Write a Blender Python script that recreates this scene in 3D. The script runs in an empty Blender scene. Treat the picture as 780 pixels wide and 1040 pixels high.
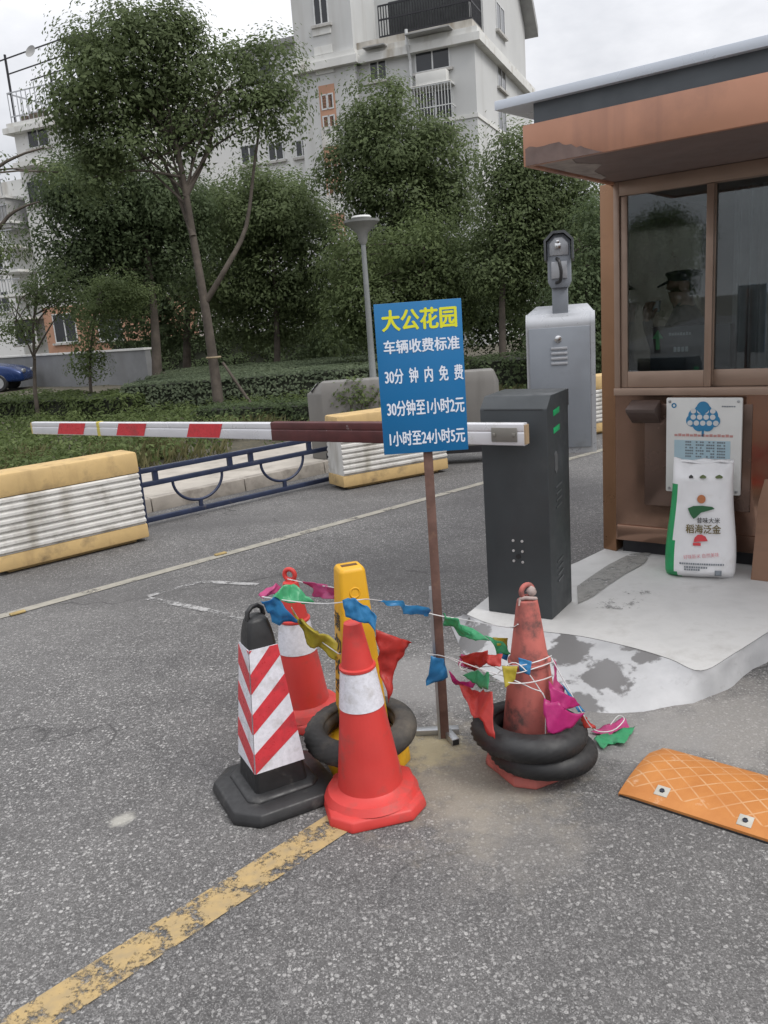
import bpy, bmesh, math, random
import numpy as np
from mathutils import Vector, Matrix, Euler, noise as mnoise

# ---------------------------------------------------------------- camera
SC = bpy.context.scene
COL = SC.collection
F, CX, CY = 830.0, 390.0, 520.0
EYE = Vector((0, 0, 1.55))
PITCH, ROLL = math.radians(13.3), math.radians(4.25)
FWD = Vector((0, math.cos(PITCH), -math.sin(PITCH)))
_r0 = Vector((1, 0, 0)); _u0 = _r0.cross(FWD)
RIGHT = math.cos(ROLL) * _r0 - math.sin(ROLL) * _u0
UP = math.cos(ROLL) * _u0 + math.sin(ROLL) * _r0
cam_d = bpy.data.cameras.new('camera')
cam = bpy.data.objects.new('camera', cam_d); COL.objects.link(cam)
cam_d.sensor_fit = 'VERTICAL'; cam_d.sensor_height = 36.0; cam_d.sensor_width = 27.0
cam_d.lens = F / 1040.0 * 36.0
cam_d.clip_start = 0.05; cam_d.clip_end = 2000
cam.matrix_world = Matrix((
    (RIGHT.x, UP.x, -FWD.x, EYE.x), (RIGHT.y, UP.y, -FWD.y, EYE.y), (RIGHT.z, UP.z, -FWD.z, EYE.z), (0, 0, 0, 1)))
SC.camera = cam

# ---------------------------------------------------------------- world, sun, exposure
SUN_EL, SUN_AZ = math.radians(52), math.radians(-35)     # azimuth counted from +X
W = bpy.data.worlds.new('World'); SC.world = W; W.use_nodes = True
nt = W.node_tree; nt.nodes.clear()
wo = nt.nodes.new('ShaderNodeOutputWorld'); bg = nt.nodes.new('ShaderNodeBackground')
sky = nt.nodes.new('ShaderNodeTexSky'); sky.sky_type = 'NISHITA'; sky.sun_disc = False
sky.sun_elevation = SUN_EL; sky.sun_rotation = math.pi / 2 - SUN_AZ; sky.dust_density = 3.0
tc = nt.nodes.new('ShaderNodeTexCoord')
mp = nt.nodes.new('ShaderNodeMapping'); mp.inputs['Scale'].default_value = (1.0, 1.0, 2.2)
nz = nt.nodes.new('ShaderNodeTexNoise'); nz.inputs['Scale'].default_value = 3.2; nz.inputs['Detail'].default_value = 7; nz.inputs['Roughness'].default_value = .55
rp = nt.nodes.new('ShaderNodeValToRGB')
rp.color_ramp.elements[0].position = .34; rp.color_ramp.elements[0].color = (4.9, 5.0, 5.3, 1)
rp.color_ramp.elements[1].position = .66; rp.color_ramp.elements[1].color = (7.9, 7.9, 8.1, 1)
mx = nt.nodes.new('ShaderNodeMix'); mx.data_type = 'RGBA'; mx.inputs[0].default_value = .93
L = nt.links.new
L(tc.outputs['Generated'], mp.inputs['Vector']); L(mp.outputs[0], nz.inputs['Vector']); L(nz.outputs['Fac'], rp.inputs['Fac'])
# an overcast sky is brighter overhead than at the horizon
sepz = nt.nodes.new('ShaderNodeSeparateXYZ'); L(tc.outputs['Generated'], sepz.inputs[0])
mrz = nt.nodes.new('ShaderNodeMapRange'); mrz.inputs[1].default_value = 0; mrz.inputs[2].default_value = 1; mrz.inputs[3].default_value = .72; mrz.inputs[4].default_value = 2.3
L(sepz.outputs[2], mrz.inputs[0])
vm = nt.nodes.new('ShaderNodeVectorMath'); vm.operation = 'SCALE'
L(rp.outputs['Color'], vm.inputs[0]); L(mrz.outputs[0], vm.inputs['Scale'])
L(sky.outputs['Color'], mx.inputs[6]); L(vm.outputs[0], mx.inputs[7]); L(mx.outputs[2], bg.inputs['Color'])
bg.inputs['Strength'].default_value = 0.1
L(bg.outputs[0], wo.inputs['Surface'])
sd = bpy.data.lights.new('sun', 'SUN'); sd.energy = 1.5; sd.angle = math.radians(22); sd.color = (1, .97, .92)
so = bpy.data.objects.new('sun', sd); COL.objects.link(so)
_sd = Vector((math.cos(SUN_EL) * math.cos(SUN_AZ), math.cos(SUN_EL) * math.sin(SUN_AZ), math.sin(SUN_EL)))
so.rotation_euler = (-_sd).to_track_quat('-Z', 'Y').to_euler(); so.location = (20, -15, 40)
SC.view_settings.view_transform = 'Standard'; SC.view_settings.look = 'None'
SC.view_settings.exposure = 0.42; SC.view_settings.gamma = 1.0; SC.view_settings.use_curve_mapping = False
SC.render.engine = 'CYCLES'
SC.cycles.use_denoising = True
SC.cycles.max_bounces = 6; SC.cycles.transparent_max_bounces = 10

# ---------------------------------------------------------------- where a pixel of the 780 x 1040 photograph lies in the place
def ray(x, y): return FWD + RIGHT * ((x - CX) / F) - UP * ((y - CY) / F)
def P(x, y, z=0.0):                     # on the level z
    d = ray(x, y); return EYE + d * ((z - EYE.z) / d.z)
def D(x, y, Y):                         # at the distance Y
    d = ray(x, y); return EYE + d * (Y / d.y)
def onwall(x, y, K, az):                # on an upright plane through K: (metres along, height)
    dv = Vector((math.cos(az), math.sin(az), 0)); n = Vector((-dv.y, dv.x, 0))
    d = ray(x, y); p = EYE + d * (((K - EYE).dot(n)) / d.dot(n))
    return (p - K).dot(dv), p.z
R = math.radians
def azv(a): return Vector((math.cos(a), math.sin(a), 0))

# ---------------------------------------------------------------- materials
MATS = {}
def new_mat(name):
    m = bpy.data.materials.new(name); m.use_nodes = True
    n = m.node_tree; b = n.nodes['Principled BSDF']; return m, n, b
def nd(n, t, **kw):
    o = n.nodes.new(t)
    for k, v in kw.items():
        if k in o.inputs: o.inputs[k].default_value = v
        else: setattr(o, k, v)
    return o
def mixc(n, fac, a, b):
    o = n.nodes.new('ShaderNodeMix'); o.data_type = 'RGBA'
    for i, v in ((0, fac), (6, a), (7, b)):
        if hasattr(v, 'is_output'): n.links.new(v, o.inputs[i])
        elif i == 0: o.inputs[0].default_value = v
        else: o.inputs[i].default_value = (*v[:3], 1)
    return o.outputs[2]
def ramp(n, src, a, b, va=0., vb=1.):
    o = n.nodes.new('ShaderNodeMapRange'); o.inputs[1].default_value = a; o.inputs[2].default_value = b
    o.inputs[3].default_value = va; o.inputs[4].default_value = vb
    n.links.new(src, o.inputs[0]); return o.outputs[0]
def coord(n, which='Object', scale=None):
    t = n.nodes.new('ShaderNodeTexCoord').outputs[which]
    if scale:
        m = n.nodes.new('ShaderNodeMapping'); m.inputs['Scale'].default_value = scale
        n.links.new(t, m.inputs[0]); return m.outputs[0]
    return t
def noise(n, vec, scale, detail=4, rough=.55):
    o = nd(n, 'ShaderNodeTexNoise', Scale=scale, Detail=detail, Roughness=rough)
    n.links.new(vec, o.inputs['Vector']); return o.outputs['Fac']
def bump(n, b, src, strength, dist=.002):
    o = nd(n, 'ShaderNodeBump', Strength=strength, Distance=dist)
    n.links.new(src, o.inputs['Height']); n.links.new(o.outputs[0], b.inputs['Normal'])
def mat(name, col, rough=.6, metal=0., var=.18, vs=6., dirt=None, dirt_amt=(.55, .7), ds=9., bmp=0., bs=80., spec=.5, streak=None):
    """a real surface: base colour with tonal variation, optional dirt patches, streaks and bump"""
    if name in MATS: return MATS[name]
    m, n, b = new_mat(name)
    v = coord(n)
    f = noise(n, v, vs, 5)
    c = mixc(n, ramp(n, f, .3, .7), [k * (1 - var) for k in col], [min(1, k * (1 + var)) for k in col])
    if dirt:
        c = mixc(n, ramp(n, noise(n, v, ds, 8, .65), *dirt_amt), c, dirt)
    if streak:
        sc, colr, lo, hi = streak
        v2 = coord(n, 'Object', sc)
        c = mixc(n, ramp(n, noise(n, v2, 1., 4), lo, hi), c, colr)
    n.links.new(c, b.inputs['Base Color'])
    b.inputs['Metallic'].default_value = metal
    n.links.new(ramp(n, noise(n, v, vs * 2.3, 4), .3, .7, max(.03, rough - .12), min(1, rough + .12)), b.inputs['Roughness'])
    b.inputs['Specular IOR Level'].default_value = spec
    if bmp: bump(n, b, noise(n, v, bs, 5), bmp)
    MATS[name] = m; return m

def m_asphalt():
    m, n, b = new_mat('worn_asphalt')
    v = coord(n)
    wv = nd(n, 'ShaderNodeTexNoise', Scale=30., Detail=2.); n.links.new(v, wv.inputs['Vector'])
    vd = nd(n, 'ShaderNodeVectorMath', operation='MULTIPLY_ADD'); n.links.new(wv.outputs['Color'], vd.inputs[0]); vd.inputs[1].default_value = (.016, .016, 0); n.links.new(v, vd.inputs[2])
    vo = nd(n, 'ShaderNodeTexVoronoi', Scale=76.); n.links.new(vd.outputs[0], vo.inputs['Vector'])
    vo2 = nd(n, 'ShaderNodeTexVoronoi', Scale=170.); n.links.new(vd.outputs[0], vo2.inputs['Vector'])
    sep = nd(n, 'ShaderNodeSeparateColor'); n.links.new(vo.outputs['Color'], sep.inputs[0])
    sep2 = nd(n, 'ShaderNodeSeparateColor'); n.links.new(vo2.outputs['Color'], sep2.inputs[0])
    big = noise(n, v, .55, 5, .6); mid = noise(n, v, 5., 6, .65); worn = noise(n, v, 1.1, 5, .6)
    base = mixc(n, ramp(n, mid, .3, .7), (.060, .058, .058), (.108, .104, .103))
    st = mixc(n, sep.outputs[1], (.13, .127, .127), (.48, .47, .455))
    def mul(a_, b_):
        o = n.nodes.new('ShaderNodeMath'); o.operation = 'MULTIPLY'; n.links.new(a_, o.inputs[0]); n.links.new(b_, o.inputs[1]); return o.outputs[0]
    expo = ramp(n, worn, .32, .62, .35, 1.)
    so_ = mul(mul(ramp(n, sep.outputs[0], .42, .45), ramp(n, vo.outputs['Distance'], .46, .38)), expo)
    c = mixc(n, so_, base, st)
    st2 = mul(mul(ramp(n, sep2.outputs[0], .48, .52), ramp(n, vo2.outputs['Distance'], .48, .38)), expo)
    c = mixc(n, st2, c, mixc(n, sep2.outputs[1], (.12, .117, .115), (.36, .352, .345)))
    vo3 = nd(n, 'ShaderNodeTexVoronoi', Scale=330.); n.links.new(v, vo3.inputs['Vector']); sep3 = nd(n, 'ShaderNodeSeparateColor'); n.links.new(vo3.outputs['Color'], sep3.inputs[0])
    c = mixc(n, ramp(n, sep3.outputs[0], .55, .95, 0, .55), c, (.24, .235, .23))
    c = mixc(n, ramp(n, sep3.outputs[1], .70, .95, 0, .75), c, (.030, .029, .029))
    c = mixc(n, ramp(n, sep2.outputs[2], .80, .92, 0, .7), c, (.040, .039, .039))
    c = mixc(n, ramp(n, big, .38, .68, 0, .35), c, (.18, .175, .168))
    lv = nd(n, 'ShaderNodeMapping'); lv.inputs['Rotation'].default_value = (0, 0, -R(42)); lv.inputs['Scale'].default_value = (.18, 1.1, 1); n.links.new(v, lv.inputs[0])
    c = mixc(n, ramp(n, noise(n, lv.outputs[0], 1.0, 5, .6), .48, .70, 0, .55), c, (.072, .069, .069))        # tyre polish along the lane
    c = mixc(n, ramp(n, noise(n, v, 2.6, 7, .7), .63, .70, 0, .5), c, (.055, .053, .053))                       # old oil and damp spots
    crk = nd(n, 'ShaderNodeTexVoronoi', Scale=.75); crk.feature = 'DISTANCE_TO_EDGE'
    cw = nd(n, 'ShaderNodeTexNoise', Scale=3., Detail=6.); n.links.new(v, cw.inputs['Vector'])
    cv = nd(n, 'ShaderNodeVectorMath', operation='MULTIPLY_ADD'); n.links.new(cw.outputs['Color'], cv.inputs[0]); cv.inputs[1].default_value = (.5, .5, 0); n.links.new(v, cv.inputs[2]); n.links.new(cv.outputs[0], crk.inputs['Vector'])
    c = mixc(n, mul(ramp(n, crk.outputs['Distance'], .006, .002), ramp(n, noise(n, v, .8, 3), .52, .58, 0, .65)), c, (.035, .034, .034))  # hairline cracks
    # pale dust, kept to a band round the traffic island and sand by the sign post
    sp = nd(n, 'ShaderNodeSeparateXYZ'); n.links.new(v, sp.inputs[0])
    def spot(px, py, rad, ns, colr, amt):
        nonlocal c
        q = P(px, py)
        dn = nd(n, 'ShaderNodeVectorMath', operation='DISTANCE'); n.links.new(v, dn.inputs[0]); dn.inputs[1].default_value = q
        a = n.nodes.new('ShaderNodeMath'); a.operation = 'ADD'
        n.links.new(dn.outputs['Value'], a.inputs[0])
        n.links.new(ramp(n, noise(n, v, ns, 7, .65), .2, .8, -rad * .7, rad * .7), a.inputs[1])
        c = mixc(n, ramp(n, a.outputs[0], rad, rad * .35, 0, amt), c, colr)
    spot(470, 790, .42, 7, (.29, .255, .20), .62)
    spot(440, 760, .16, 14, (.42, .36, .22), .7)
    spot(520, 850, .30, 9, (.24, .225, .205), .35)
    spot(735, 735, .55, 5, (.30, .285, .265), .6)
    spot(640, 745, .35, 8, (.24, .235, .23), .45)
    spot(420, 690, .40, 6, (.24, .235, .23), .6)
    spot(122, 833, .05, 18, (.38, .37, .33), .7)
    n.links.new(c, b.inputs['Base Color'])
    b.inputs['Roughness'].default_value = .82; b.inputs['Specular IOR Level'].default_value = .35
    ad = n.nodes.new('ShaderNodeMath'); ad.operation = 'MULTIPLY_ADD'
    n.links.new(so_, ad.inputs[0]); ad.inputs[1].default_value = .6; n.links.new(mid, ad.inputs[2])
    bump(n, b, ad.outputs[0], .6, .003)
    return m

def m_paint(name, col, wear, col2=None, scale=9., asp=True):
    """road paint worn through: transparent where it has gone"""
    m, n, b = new_mat(name); v = coord(n)
    f1 = noise(n, v, scale, 9, .68); f2 = noise(n, v, scale * 9, 5, .6)
    a = n.nodes.new('ShaderNodeMath'); a.operation = 'MULTIPLY_ADD'
    n.links.new(f2, a.inputs[0]); a.inputs[1].default_value = .35; n.links.new(f1, a.inputs[2])
    al = ramp(n, a.outputs[0], wear - .02, wear + .09)
    c = mixc(n, ramp(n, noise(n, v, scale * 2.2, 6), .35, .7), col, col2 or [k * .75 for k in col])
    n.links.new(c, b.inputs['Base Color']); n.links.new(al, b.inputs['Alpha']); b.inputs['Roughness'].default_value = .8
    bump(n, b, f2, .3, .002)
    return m

def m_leaf(name, a, b_, hl=.55):
    if name in MATS: return MATS[name]
    m, n, b = new_mat(name); n.nodes.remove(b)
    g = n.nodes.new('ShaderNodeNewGeometry')
    oi = n.nodes.new('ShaderNodeObjectInfo')
    c = mixc(n, g.outputs['Random Per Island'], a, b_)
    v = coord(n); c = mixc(n, ramp(n, noise(n, v, .9, 3), .35, .7, 0, .7), c, [k * hl for k in a])
    df = nd(n, 'ShaderNodeBsdfPrincipled'); n.links.new(c, df.inputs['Base Color']); df.inputs['Roughness'].default_value = .6
    df.inputs['Specular IOR Level'].default_value = .2
    tr = nd(n, 'ShaderNodeBsdfTranslucent'); n.links.new(c, tr.inputs['Color'])
    ms = nd(n, 'ShaderNodeMixShader'); ms.inputs[0].default_value = .48
    n.links.new(df.outputs[0], ms.inputs[1]); n.links.new(tr.outputs[0], ms.inputs[2])
    n.links.new(ms.outputs[0], n.nodes['Material Output'].inputs['Surface'])
    MATS[name] = m; return m

def m_glass(name, tint, refl=1.0):
    if name in MATS: return MATS[name]
    m, n, b = new_mat(name); n.nodes.remove(b)
    t = nd(n, 'ShaderNodeBsdfTransparent'); t.inputs['Color'].default_value = (*tint, 1)
    g = nd(n, 'ShaderNodeBsdfGlossy'); g.inputs['Roughness'].default_value = .015; g.inputs['Color'].default_value = (.95, .98, 1, 1)
    fr = nd(n, 'ShaderNodeFresnel', IOR=1.55)
    mu = n.nodes.new('ShaderNodeMath'); mu.operation = 'MULTIPLY'; mu.inputs[1].default_value = refl; n.links.new(fr.outputs[0], mu.inputs[0])
    ms = nd(n, 'ShaderNodeMixShader'); n.links.new(mu.outputs[0], ms.inputs[0])
    n.links.new(t.outputs[0], ms.inputs[1]); n.links.new(g.outputs[0], ms.inputs[2])
    n.links.new(ms.outputs[0], n.nodes['Material Output'].inputs['Surface'])
    MATS[name] = m; return m

# ---------------------------------------------------------------- mesh building
class MB:
    def __init__(s, M=None): s.v = []; s.f = []; s.mi = []; s.M = M or Matrix(); s.cur = 0
    def add(s, vs, fs):
        o = len(s.v); s.v += [tuple(s.M @ Vector(v)) for v in vs]
        for f in fs: s.f.append([i + o for i in f]); s.mi.append(s.cur)
        return s
    def box(s, x0, x1, y0, y1, z0, z1):
        return s.add([(x0, y0, z0), (x1, y0, z0), (x1, y1, z0), (x0, y1, z0), (x0, y0, z1), (x1, y0, z1), (x1, y1, z1), (x0, y1, z1)],
              [(3, 2, 1, 0), (4, 5, 6, 7), (0, 1, 5, 4), (1, 2, 6, 5), (2, 3, 7, 6), (3, 0, 4, 7)])
    def loft(s, rings, cap=True, closed=False):
        n = len(rings[0]); vs = [p for r in rings for p in r]; fs = []
        m = len(rings)
        for i in range(m if closed else m - 1):
            for j in range(n):
                a, b_ = i * n, ((i + 1) % m) * n
                fs.append((a + j, a + (j + 1) % n, b_ + (j + 1) % n, b_ + j))
        if cap and not closed: fs.append(tuple(range(n - 1, -1, -1))); fs.append(tuple((m - 1) * n + j for j in range(n)))
        return s.add(vs, fs)
    def lathe(s, prof, n=32, cap=True):
        return s.loft([[(r * math.cos(2 * math.pi * j / n), r * math.sin(2 * math.pi * j / n), z) for j in range(n)] for r, z in prof], cap)
    def prism(s, poly, z0, z1, top=None):
        return s.loft([[(x, y, z0) for x, y in poly], [(x, y, z1) for x, y in (top or poly)]])
    def extr(s, poly, y0, y1):          # outline in x, z pushed through y
        return s.loft([[(x, y1, z) for x, z in poly], [(x, y0, z) for x, z in poly]])
    def tube(s, pts, rad, n=8):
        pts = [Vector(p) for p in pts]
        if not hasattr(rad, '__len__'): rad = [rad] * len(pts)
        rings = []; prev = None
        for i, p in enumerate(pts):
            t = (pts[min(i + 1, len(pts) - 1)] - pts[max(i - 1, 0)]).normalized()
            if prev is None: u = t.orthogonal().normalized()
            else: u = (prev - t * prev.dot(t)).normalized()
            prev = u; w = t.cross(u)
            rings.append([tuple(p + (u * math.cos(2 * math.pi * j / n) + w * math.sin(2 * math.pi * j / n)) * rad[i]) for j in range(n)])
        return s.loft(rings)
    def bar(s, a, b_, w, h=None):
        a, b_ = Vector(a), Vector(b_); t = (b_ - a).normalized(); h = h or w
        up = Vector((0, 0, 1)) if abs(t.z) < .95 else Vector((0, 1, 0))
        x = t.cross(up).normalized() * w / 2; z = x.cross(t).normalized() * h / 2
        return s.loft([[tuple(q + x + z), tuple(q - x + z), tuple(q - x - z), tuple(q + x - z)] for q in (a, b_)])
    def torus(s, Rm, r, n=48, k=16, flat=1.0, kn=None):
        rings = []
        for i in range(n):
            a = 2 * math.pi * i / n
            ring = []
            for j in range(k):
                b_ = 2 * math.pi * j / k
                rr = r * (kn(i, j) if kn else 1)
                ring.append(((Rm + rr * math.cos(b_)) * math.cos(a), (Rm + rr * math.cos(b_)) * math.sin(a), rr * flat * math.sin(b_)))
            rings.append(ring)
        return s.loft(rings, closed=True)
    def grid(s, fn, nu, nv):
        return s.add([fn(i / nu, j / nv) for i in range(nu + 1) for j in range(nv + 1)],
                     [(i * (nv + 1) + j, (i + 1) * (nv + 1) + j, (i + 1) * (nv + 1) + j + 1, i * (nv + 1) + j + 1) for i in range(nu) for j in range(nv)])
    def build(s, name, m, parent=None, smooth=None, bevel=0, seg=2, loc=None, rot=None):
        me = bpy.data.meshes.new(name); me.from_pydata(s.v, [], s.f)
        ms = m if isinstance(m, (list, tuple)) else [m]
        for q in ms: me.materials.append(q)
        if len(ms) > 1: me.polygons.foreach_set('material_index', s.mi)
        b = bmesh.new(); b.from_mesh(me)
        bmesh.ops.recalc_face_normals(b, faces=b.faces)
        if bevel:
            es = [e for e in b.edges if len(e.link_faces) == 2 and e.calc_face_angle(0) > .4]
            bmesh.ops.bevel(b, geom=es, offset=bevel, segments=seg, affect='EDGES', profile=.5, clamp_overlap=True)
        b.to_mesh(me); b.free()
        if smooth or bevel:
            me.polygons.foreach_set('use_smooth', [True] * len(me.polygons)); me.set_sharp_from_angle(angle=R(smooth or 40))
        o = bpy.data.objects.new(name, me); COL.objects.link(o)
        if parent: o.parent = parent
        if loc: o.location = loc
        if rot: o.rotation_euler = rot
        return o
def tag(o, label=None, cat=None, group=None, kind=None):
    for k, v in (('label', label), ('category', cat), ('group', group), ('kind', kind)):
        if v: o[k] = v
    return o
def thing(name, label, cat, loc=(0, 0, 0), rz=0., group=None):
    o = bpy.data.objects.new(name, None); COL.objects.link(o); o.empty_display_size = .2
    o.location = loc; o.rotation_euler = (0, 0, rz); return tag(o, label, cat, group)
def text(name, s, m, parent, box, y=0., M=None, thick=.0006, bold=.0, rot=0.):
    """writing fitted to box (x0, x1, z0, z1) on the plane y of its thing, read from -y"""
    c = bpy.data.curves.new(name, 'FONT'); c.body = s; c.size = 1; c.resolution_u = 3
    t = bpy.data.objects.new(name, c); COL.objects.link(t)
    me = bpy.data.meshes.new_from_object(t.evaluated_get(bpy.context.evaluated_depsgraph_get()))
    bpy.data.objects.remove(t); bpy.data.curves.remove(c)
    n = len(me.vertices); a = np.empty(n * 3); me.vertices.foreach_get('co', a); a = a.reshape(-1, 3)
    lo, hi = a.min(0), a.max(0); x0, x1, z0, z1 = box
    x = x0 + (a[:, 0] - lo[0]) / (hi[0] - lo[0]) * (x1 - x0); z = z0 + (a[:, 1] - lo[1]) / (hi[1] - lo[1]) * (z1 - z0)
    cx, cz = (x0 + x1) / 2, (z0 + z1) / 2; cr, sr = math.cos(rot), math.sin(rot)
    x, z = cx + (x - cx) * cr - (z - cz) * sr, cz + (x - cx) * sr + (z - cz) * cr
    sh = [(0, 0)]
    if bold:
        e = bold * (z1 - z0); sh += [(e, 0), (-e, 0), (0, e * .7), (0, -e * .7)]
    nf = len(me.polygons); fs_ = [list(p.vertices) for p in me.polygons]
    vv = []; ff = []
    for k, (dx, dz) in enumerate(sh):
        q = np.stack([x + dx, np.full(n, y - thick - .00012 * k), z + dz], 1); vv += [tuple(p) for p in q]; ff += [[i + n * k for i in f] for f in fs_]
    if M: vv = [tuple(M @ Vector(q)) for q in vv]
    bpy.data.meshes.remove(me); me = bpy.data.meshes.new(name); me.from_pydata(vv, [], ff); me.materials.append(m)
    me.update()
    o = bpy.data.objects.new(name, me); COL.objects.link(o); o.parent = parent; return o
def struct(o): o['kind'] = 'structure'; return o

def leaf_mesh(name, pts, nrm, size, rng, m, parent=None, aspect=.5):
    """many single leaves: pts, outward directions; one small folded face each"""
    n = len(pts)
    d = rng.normal(size=(n, 3)); d /= np.linalg.norm(d, axis=1, keepdims=True)
    nn = nrm * 1.5 + d * .36 + np.array([0, 0, .6]); nn /= np.linalg.norm(nn, axis=1, keepdims=True)
    t = np.cross(nn, rng.normal(size=(n, 3))); t /= np.linalg.norm(t, axis=1, keepdims=True)
    t[:, 2] -= .25; t /= np.linalg.norm(t, axis=1, keepdims=True)
    w = np.cross(nn, t)
    L_ = (size * rng.uniform(.6, 1.3, n))[:, None]
    droop = nn * L_ * .12
    v = np.stack([pts, pts + t * L_ * .5 + w * L_ * aspect * .5 + droop, pts + t * L_, pts + t * L_ * .5 - w * L_ * aspect * .5 + droop], 1).reshape(-1, 3)
    me = bpy.data.meshes.new(name)
    me.vertices.add(4 * n); me.loops.add(4 * n); me.polygons.add(n)
    me.vertices.foreach_set('co', v.ravel().astype(np.float32))
    me.loops.foreach_set('vertex_index', np.arange(4 * n, dtype=np.int32))
    me.polygons.foreach_set('loop_start', np.arange(0, 4 * n, 4, dtype=np.int32))
    me.update(calc_edges=True); me.validate(); me.materials.append(m)
    o = bpy.data.objects.new(name, me); COL.objects.link(o)
    if parent: o.parent = parent
    return o
def crown_points(lobes, n_clump, per, crad, rng, flat=.75):
    """clumps of leaves scattered near the shells of a few lobes; returns points and outward directions"""
    vol = np.array([l[1][0] * l[1][1] * l[1][2] for l in lobes]) ** .72; vol /= vol.sum()
    pick = rng.choice(len(lobes), n_clump, p=vol)
    c = np.array([l[0] for l in lobes])[pick]; r = np.array([l[1] for l in lobes])[pick]
    d = rng.normal(size=(n_clump, 3)); d /= np.linalg.norm(d, axis=1, keepdims=True)
    rad = rng.uniform(.25, 1.0, n_clump) ** .45
    cc = c + d * r * rad[:, None] * rng.uniform(.85, 1.1, (n_clump, 1))
    cr = crad * rng.uniform(.6, 1.5, n_clump)
    m = rng.poisson(per, n_clump); idx = np.repeat(np.arange(n_clump), m); n = len(idx)
    e = rng.normal(size=(n, 3)); e /= np.linalg.norm(e, axis=1, keepdims=True)
    keep = (e[:, 2] > -.25) | (rng.uniform(0, 1, n) < .35); e, idx = e[keep], idx[keep]; n = len(idx)
    rr = rng.uniform(.12, 1.08, n) ** .38
    wob = 1 + .25 * np.sin(e[:, 0] * 5 + idx) * np.cos(e[:, 1] * 5 + idx * 1.7)
    off = e * (rr * wob)[:, None] * cr[idx][:, None]; off[:, 2] *= flat
    return cc[idx] + off, e * .95 + d[idx] * .25

# ---------------------------------------------------------------- materials in use
ASPH = m_asphalt()
GROUND = mat('dark_soil_ground', (.075, .07, .055), .95, var=.3, vs=1.2)
SOIL = mat('leaf_littered_soil', (.055, .050, .034), .95, var=.4, vs=5, dirt=(.11, .09, .055), dirt_amt=(.5, .62), ds=30, bmp=.6, bs=40)
PAVE = mat('pale_pavement', (.36, .33, .29), .85, var=.15, vs=3, dirt=(.22, .2, .17), dirt_amt=(.52, .75), ds=4, bmp=.2)
KERB = mat('kerb_concrete', (.27, .245, .215), .85, var=.2, vs=6, dirt=(.16, .14, .12), dirt_amt=(.5, .7), ds=7, bmp=.3)
CEM = mat('pale_cement', (.50, .495, .485), .8, var=.12, vs=5, dirt=(.33, .32, .305), dirt_amt=(.52, .8), ds=5, bmp=.25, bs=60)
GALV = mat('galvanised_steel', (.42, .43, .44), .4, .85, var=.12, vs=12)
BLACKP = mat('black_plastic', (.018, .018, .019), .5, var=.2, vs=20, dirt=(.06, .058, .055), dirt_amt=(.58, .75), ds=14, bmp=.15)
WHITE = mat('white_paint', (.74, .74, .74), .45, var=.06, vs=8, dirt=(.5, .48, .44), dirt_amt=(.62, .8), ds=9)
RED_REFL = mat('red_reflective_sheet', (.50, .035, .045), .35, var=.14, vs=40, dirt=(.30, .04, .045), dirt_amt=(.54, .72), ds=12)
WHITE_REFL = mat('white_reflective_sheet', (.62, .62, .67), .32, var=.10, vs=70, dirt=(.42, .40, .40), dirt_amt=(.54, .72), ds=12, bmp=.12, bs=30)

# ---------------------------------------------------------------- ground, road, kerbs
b = MB(); b.box(-500, 500, -500, 600, -.5, -.06); struct(b.build('ground', GROUND))
RAZ = R(41); RD = azv(RAZ); RN = Vector((-RD.y, RD.x, 0))          # along the lane; towards the planting
KP = Vector((-1.33, 7.88, 0))                                       # a point on the kerb line
def lane(s, t, z=0.): q = KP + RD * s + RN * t; return (q.x, q.y, z)
b = MB()
n_ = 40
b.add([lane(-60, .02), lane(-60, -60), lane(60, -60), lane(60, .02)], [(0, 1, 2, 3)])
struct(b.build('road', ASPH))
b = MB()
for i in range(-12, 24):                                            # kerb stones with open joints
    b.loft([[lane(i * .99 + e, 0, -.05), lane(i * .99 + e, .12, -.05), lane(i * .99 + e, .12, .124), lane(i * .99 + e, .012, .124)] for e in (0, .982)])
struct(b.build('kerb', KERB, bevel=.008))
b = MB()
b.loft([[lane(s, .122, -.05), lane(s, 1.75, -.05), lane(s, 1.75, .118), lane(s, .122, .118)] for s in (-14, 30)])
struct(b.build('pavement', PAVE))
b = MB(); rng = np.random.default_rng(5)
def soil(u, v):
    s, t = -40 + 80 * u, 1.75 + 40 * v
    q = lane(s, t); return (q[0], q[1], .10 + (.07 * mnoise.noise(Vector((q[0] * .7, q[1] * .7, 0))) if v > 0 else 0))
b.grid(soil, 60, 40); struct(b.build('planting_bed', SOIL))
def strip(name, a, c, w, z, m):
    a, c = Vector(a), Vector(c); t = (c - a).normalized(); nn = Vector((-t.y, t.x, 0)) * w / 2
    q = MB(); q.add([tuple(p + e + Vector((0, 0, z))) for p, e in ((a, -nn), (c, -nn), (c, nn), (a, nn))], [(0, 1, 2, 3)])
    return struct(q.build(name, m))
pw = P(0, 625)
wl_a = P(60, 610) - RD * 2.2
strip('lane_line', wl_a, wl_a + RD * 12, .085, .004, m_paint('cream_road_paint', (.31, .29, .245), .53, (.22, .21, .18), 6))
ya, yb = (P(0, 1031) + P(72, 1040)) / 2, (P(320, 830) + P(365, 845)) / 2
ya.z = yb.z = 0; yd = (yb - ya).normalized()
strip('lane_line', ya - yd * 1.2, yb + yd * .12, .118, .004, m_paint('yellow_road_paint', (.38, .270, .12), .600, (.29, .22, .12), 14))
CH = m_paint('faint_chalk', (.36, .355, .35), .655, None, 5)
for (p, q) in (((150, 606), (205, 591)), ((205, 591), (262, 594)), ((150, 608), (205, 619)), ((205, 619), (250, 630))):
    strip('chalk_mark', P(*p), P(*q), .05, .004, CH)

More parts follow.
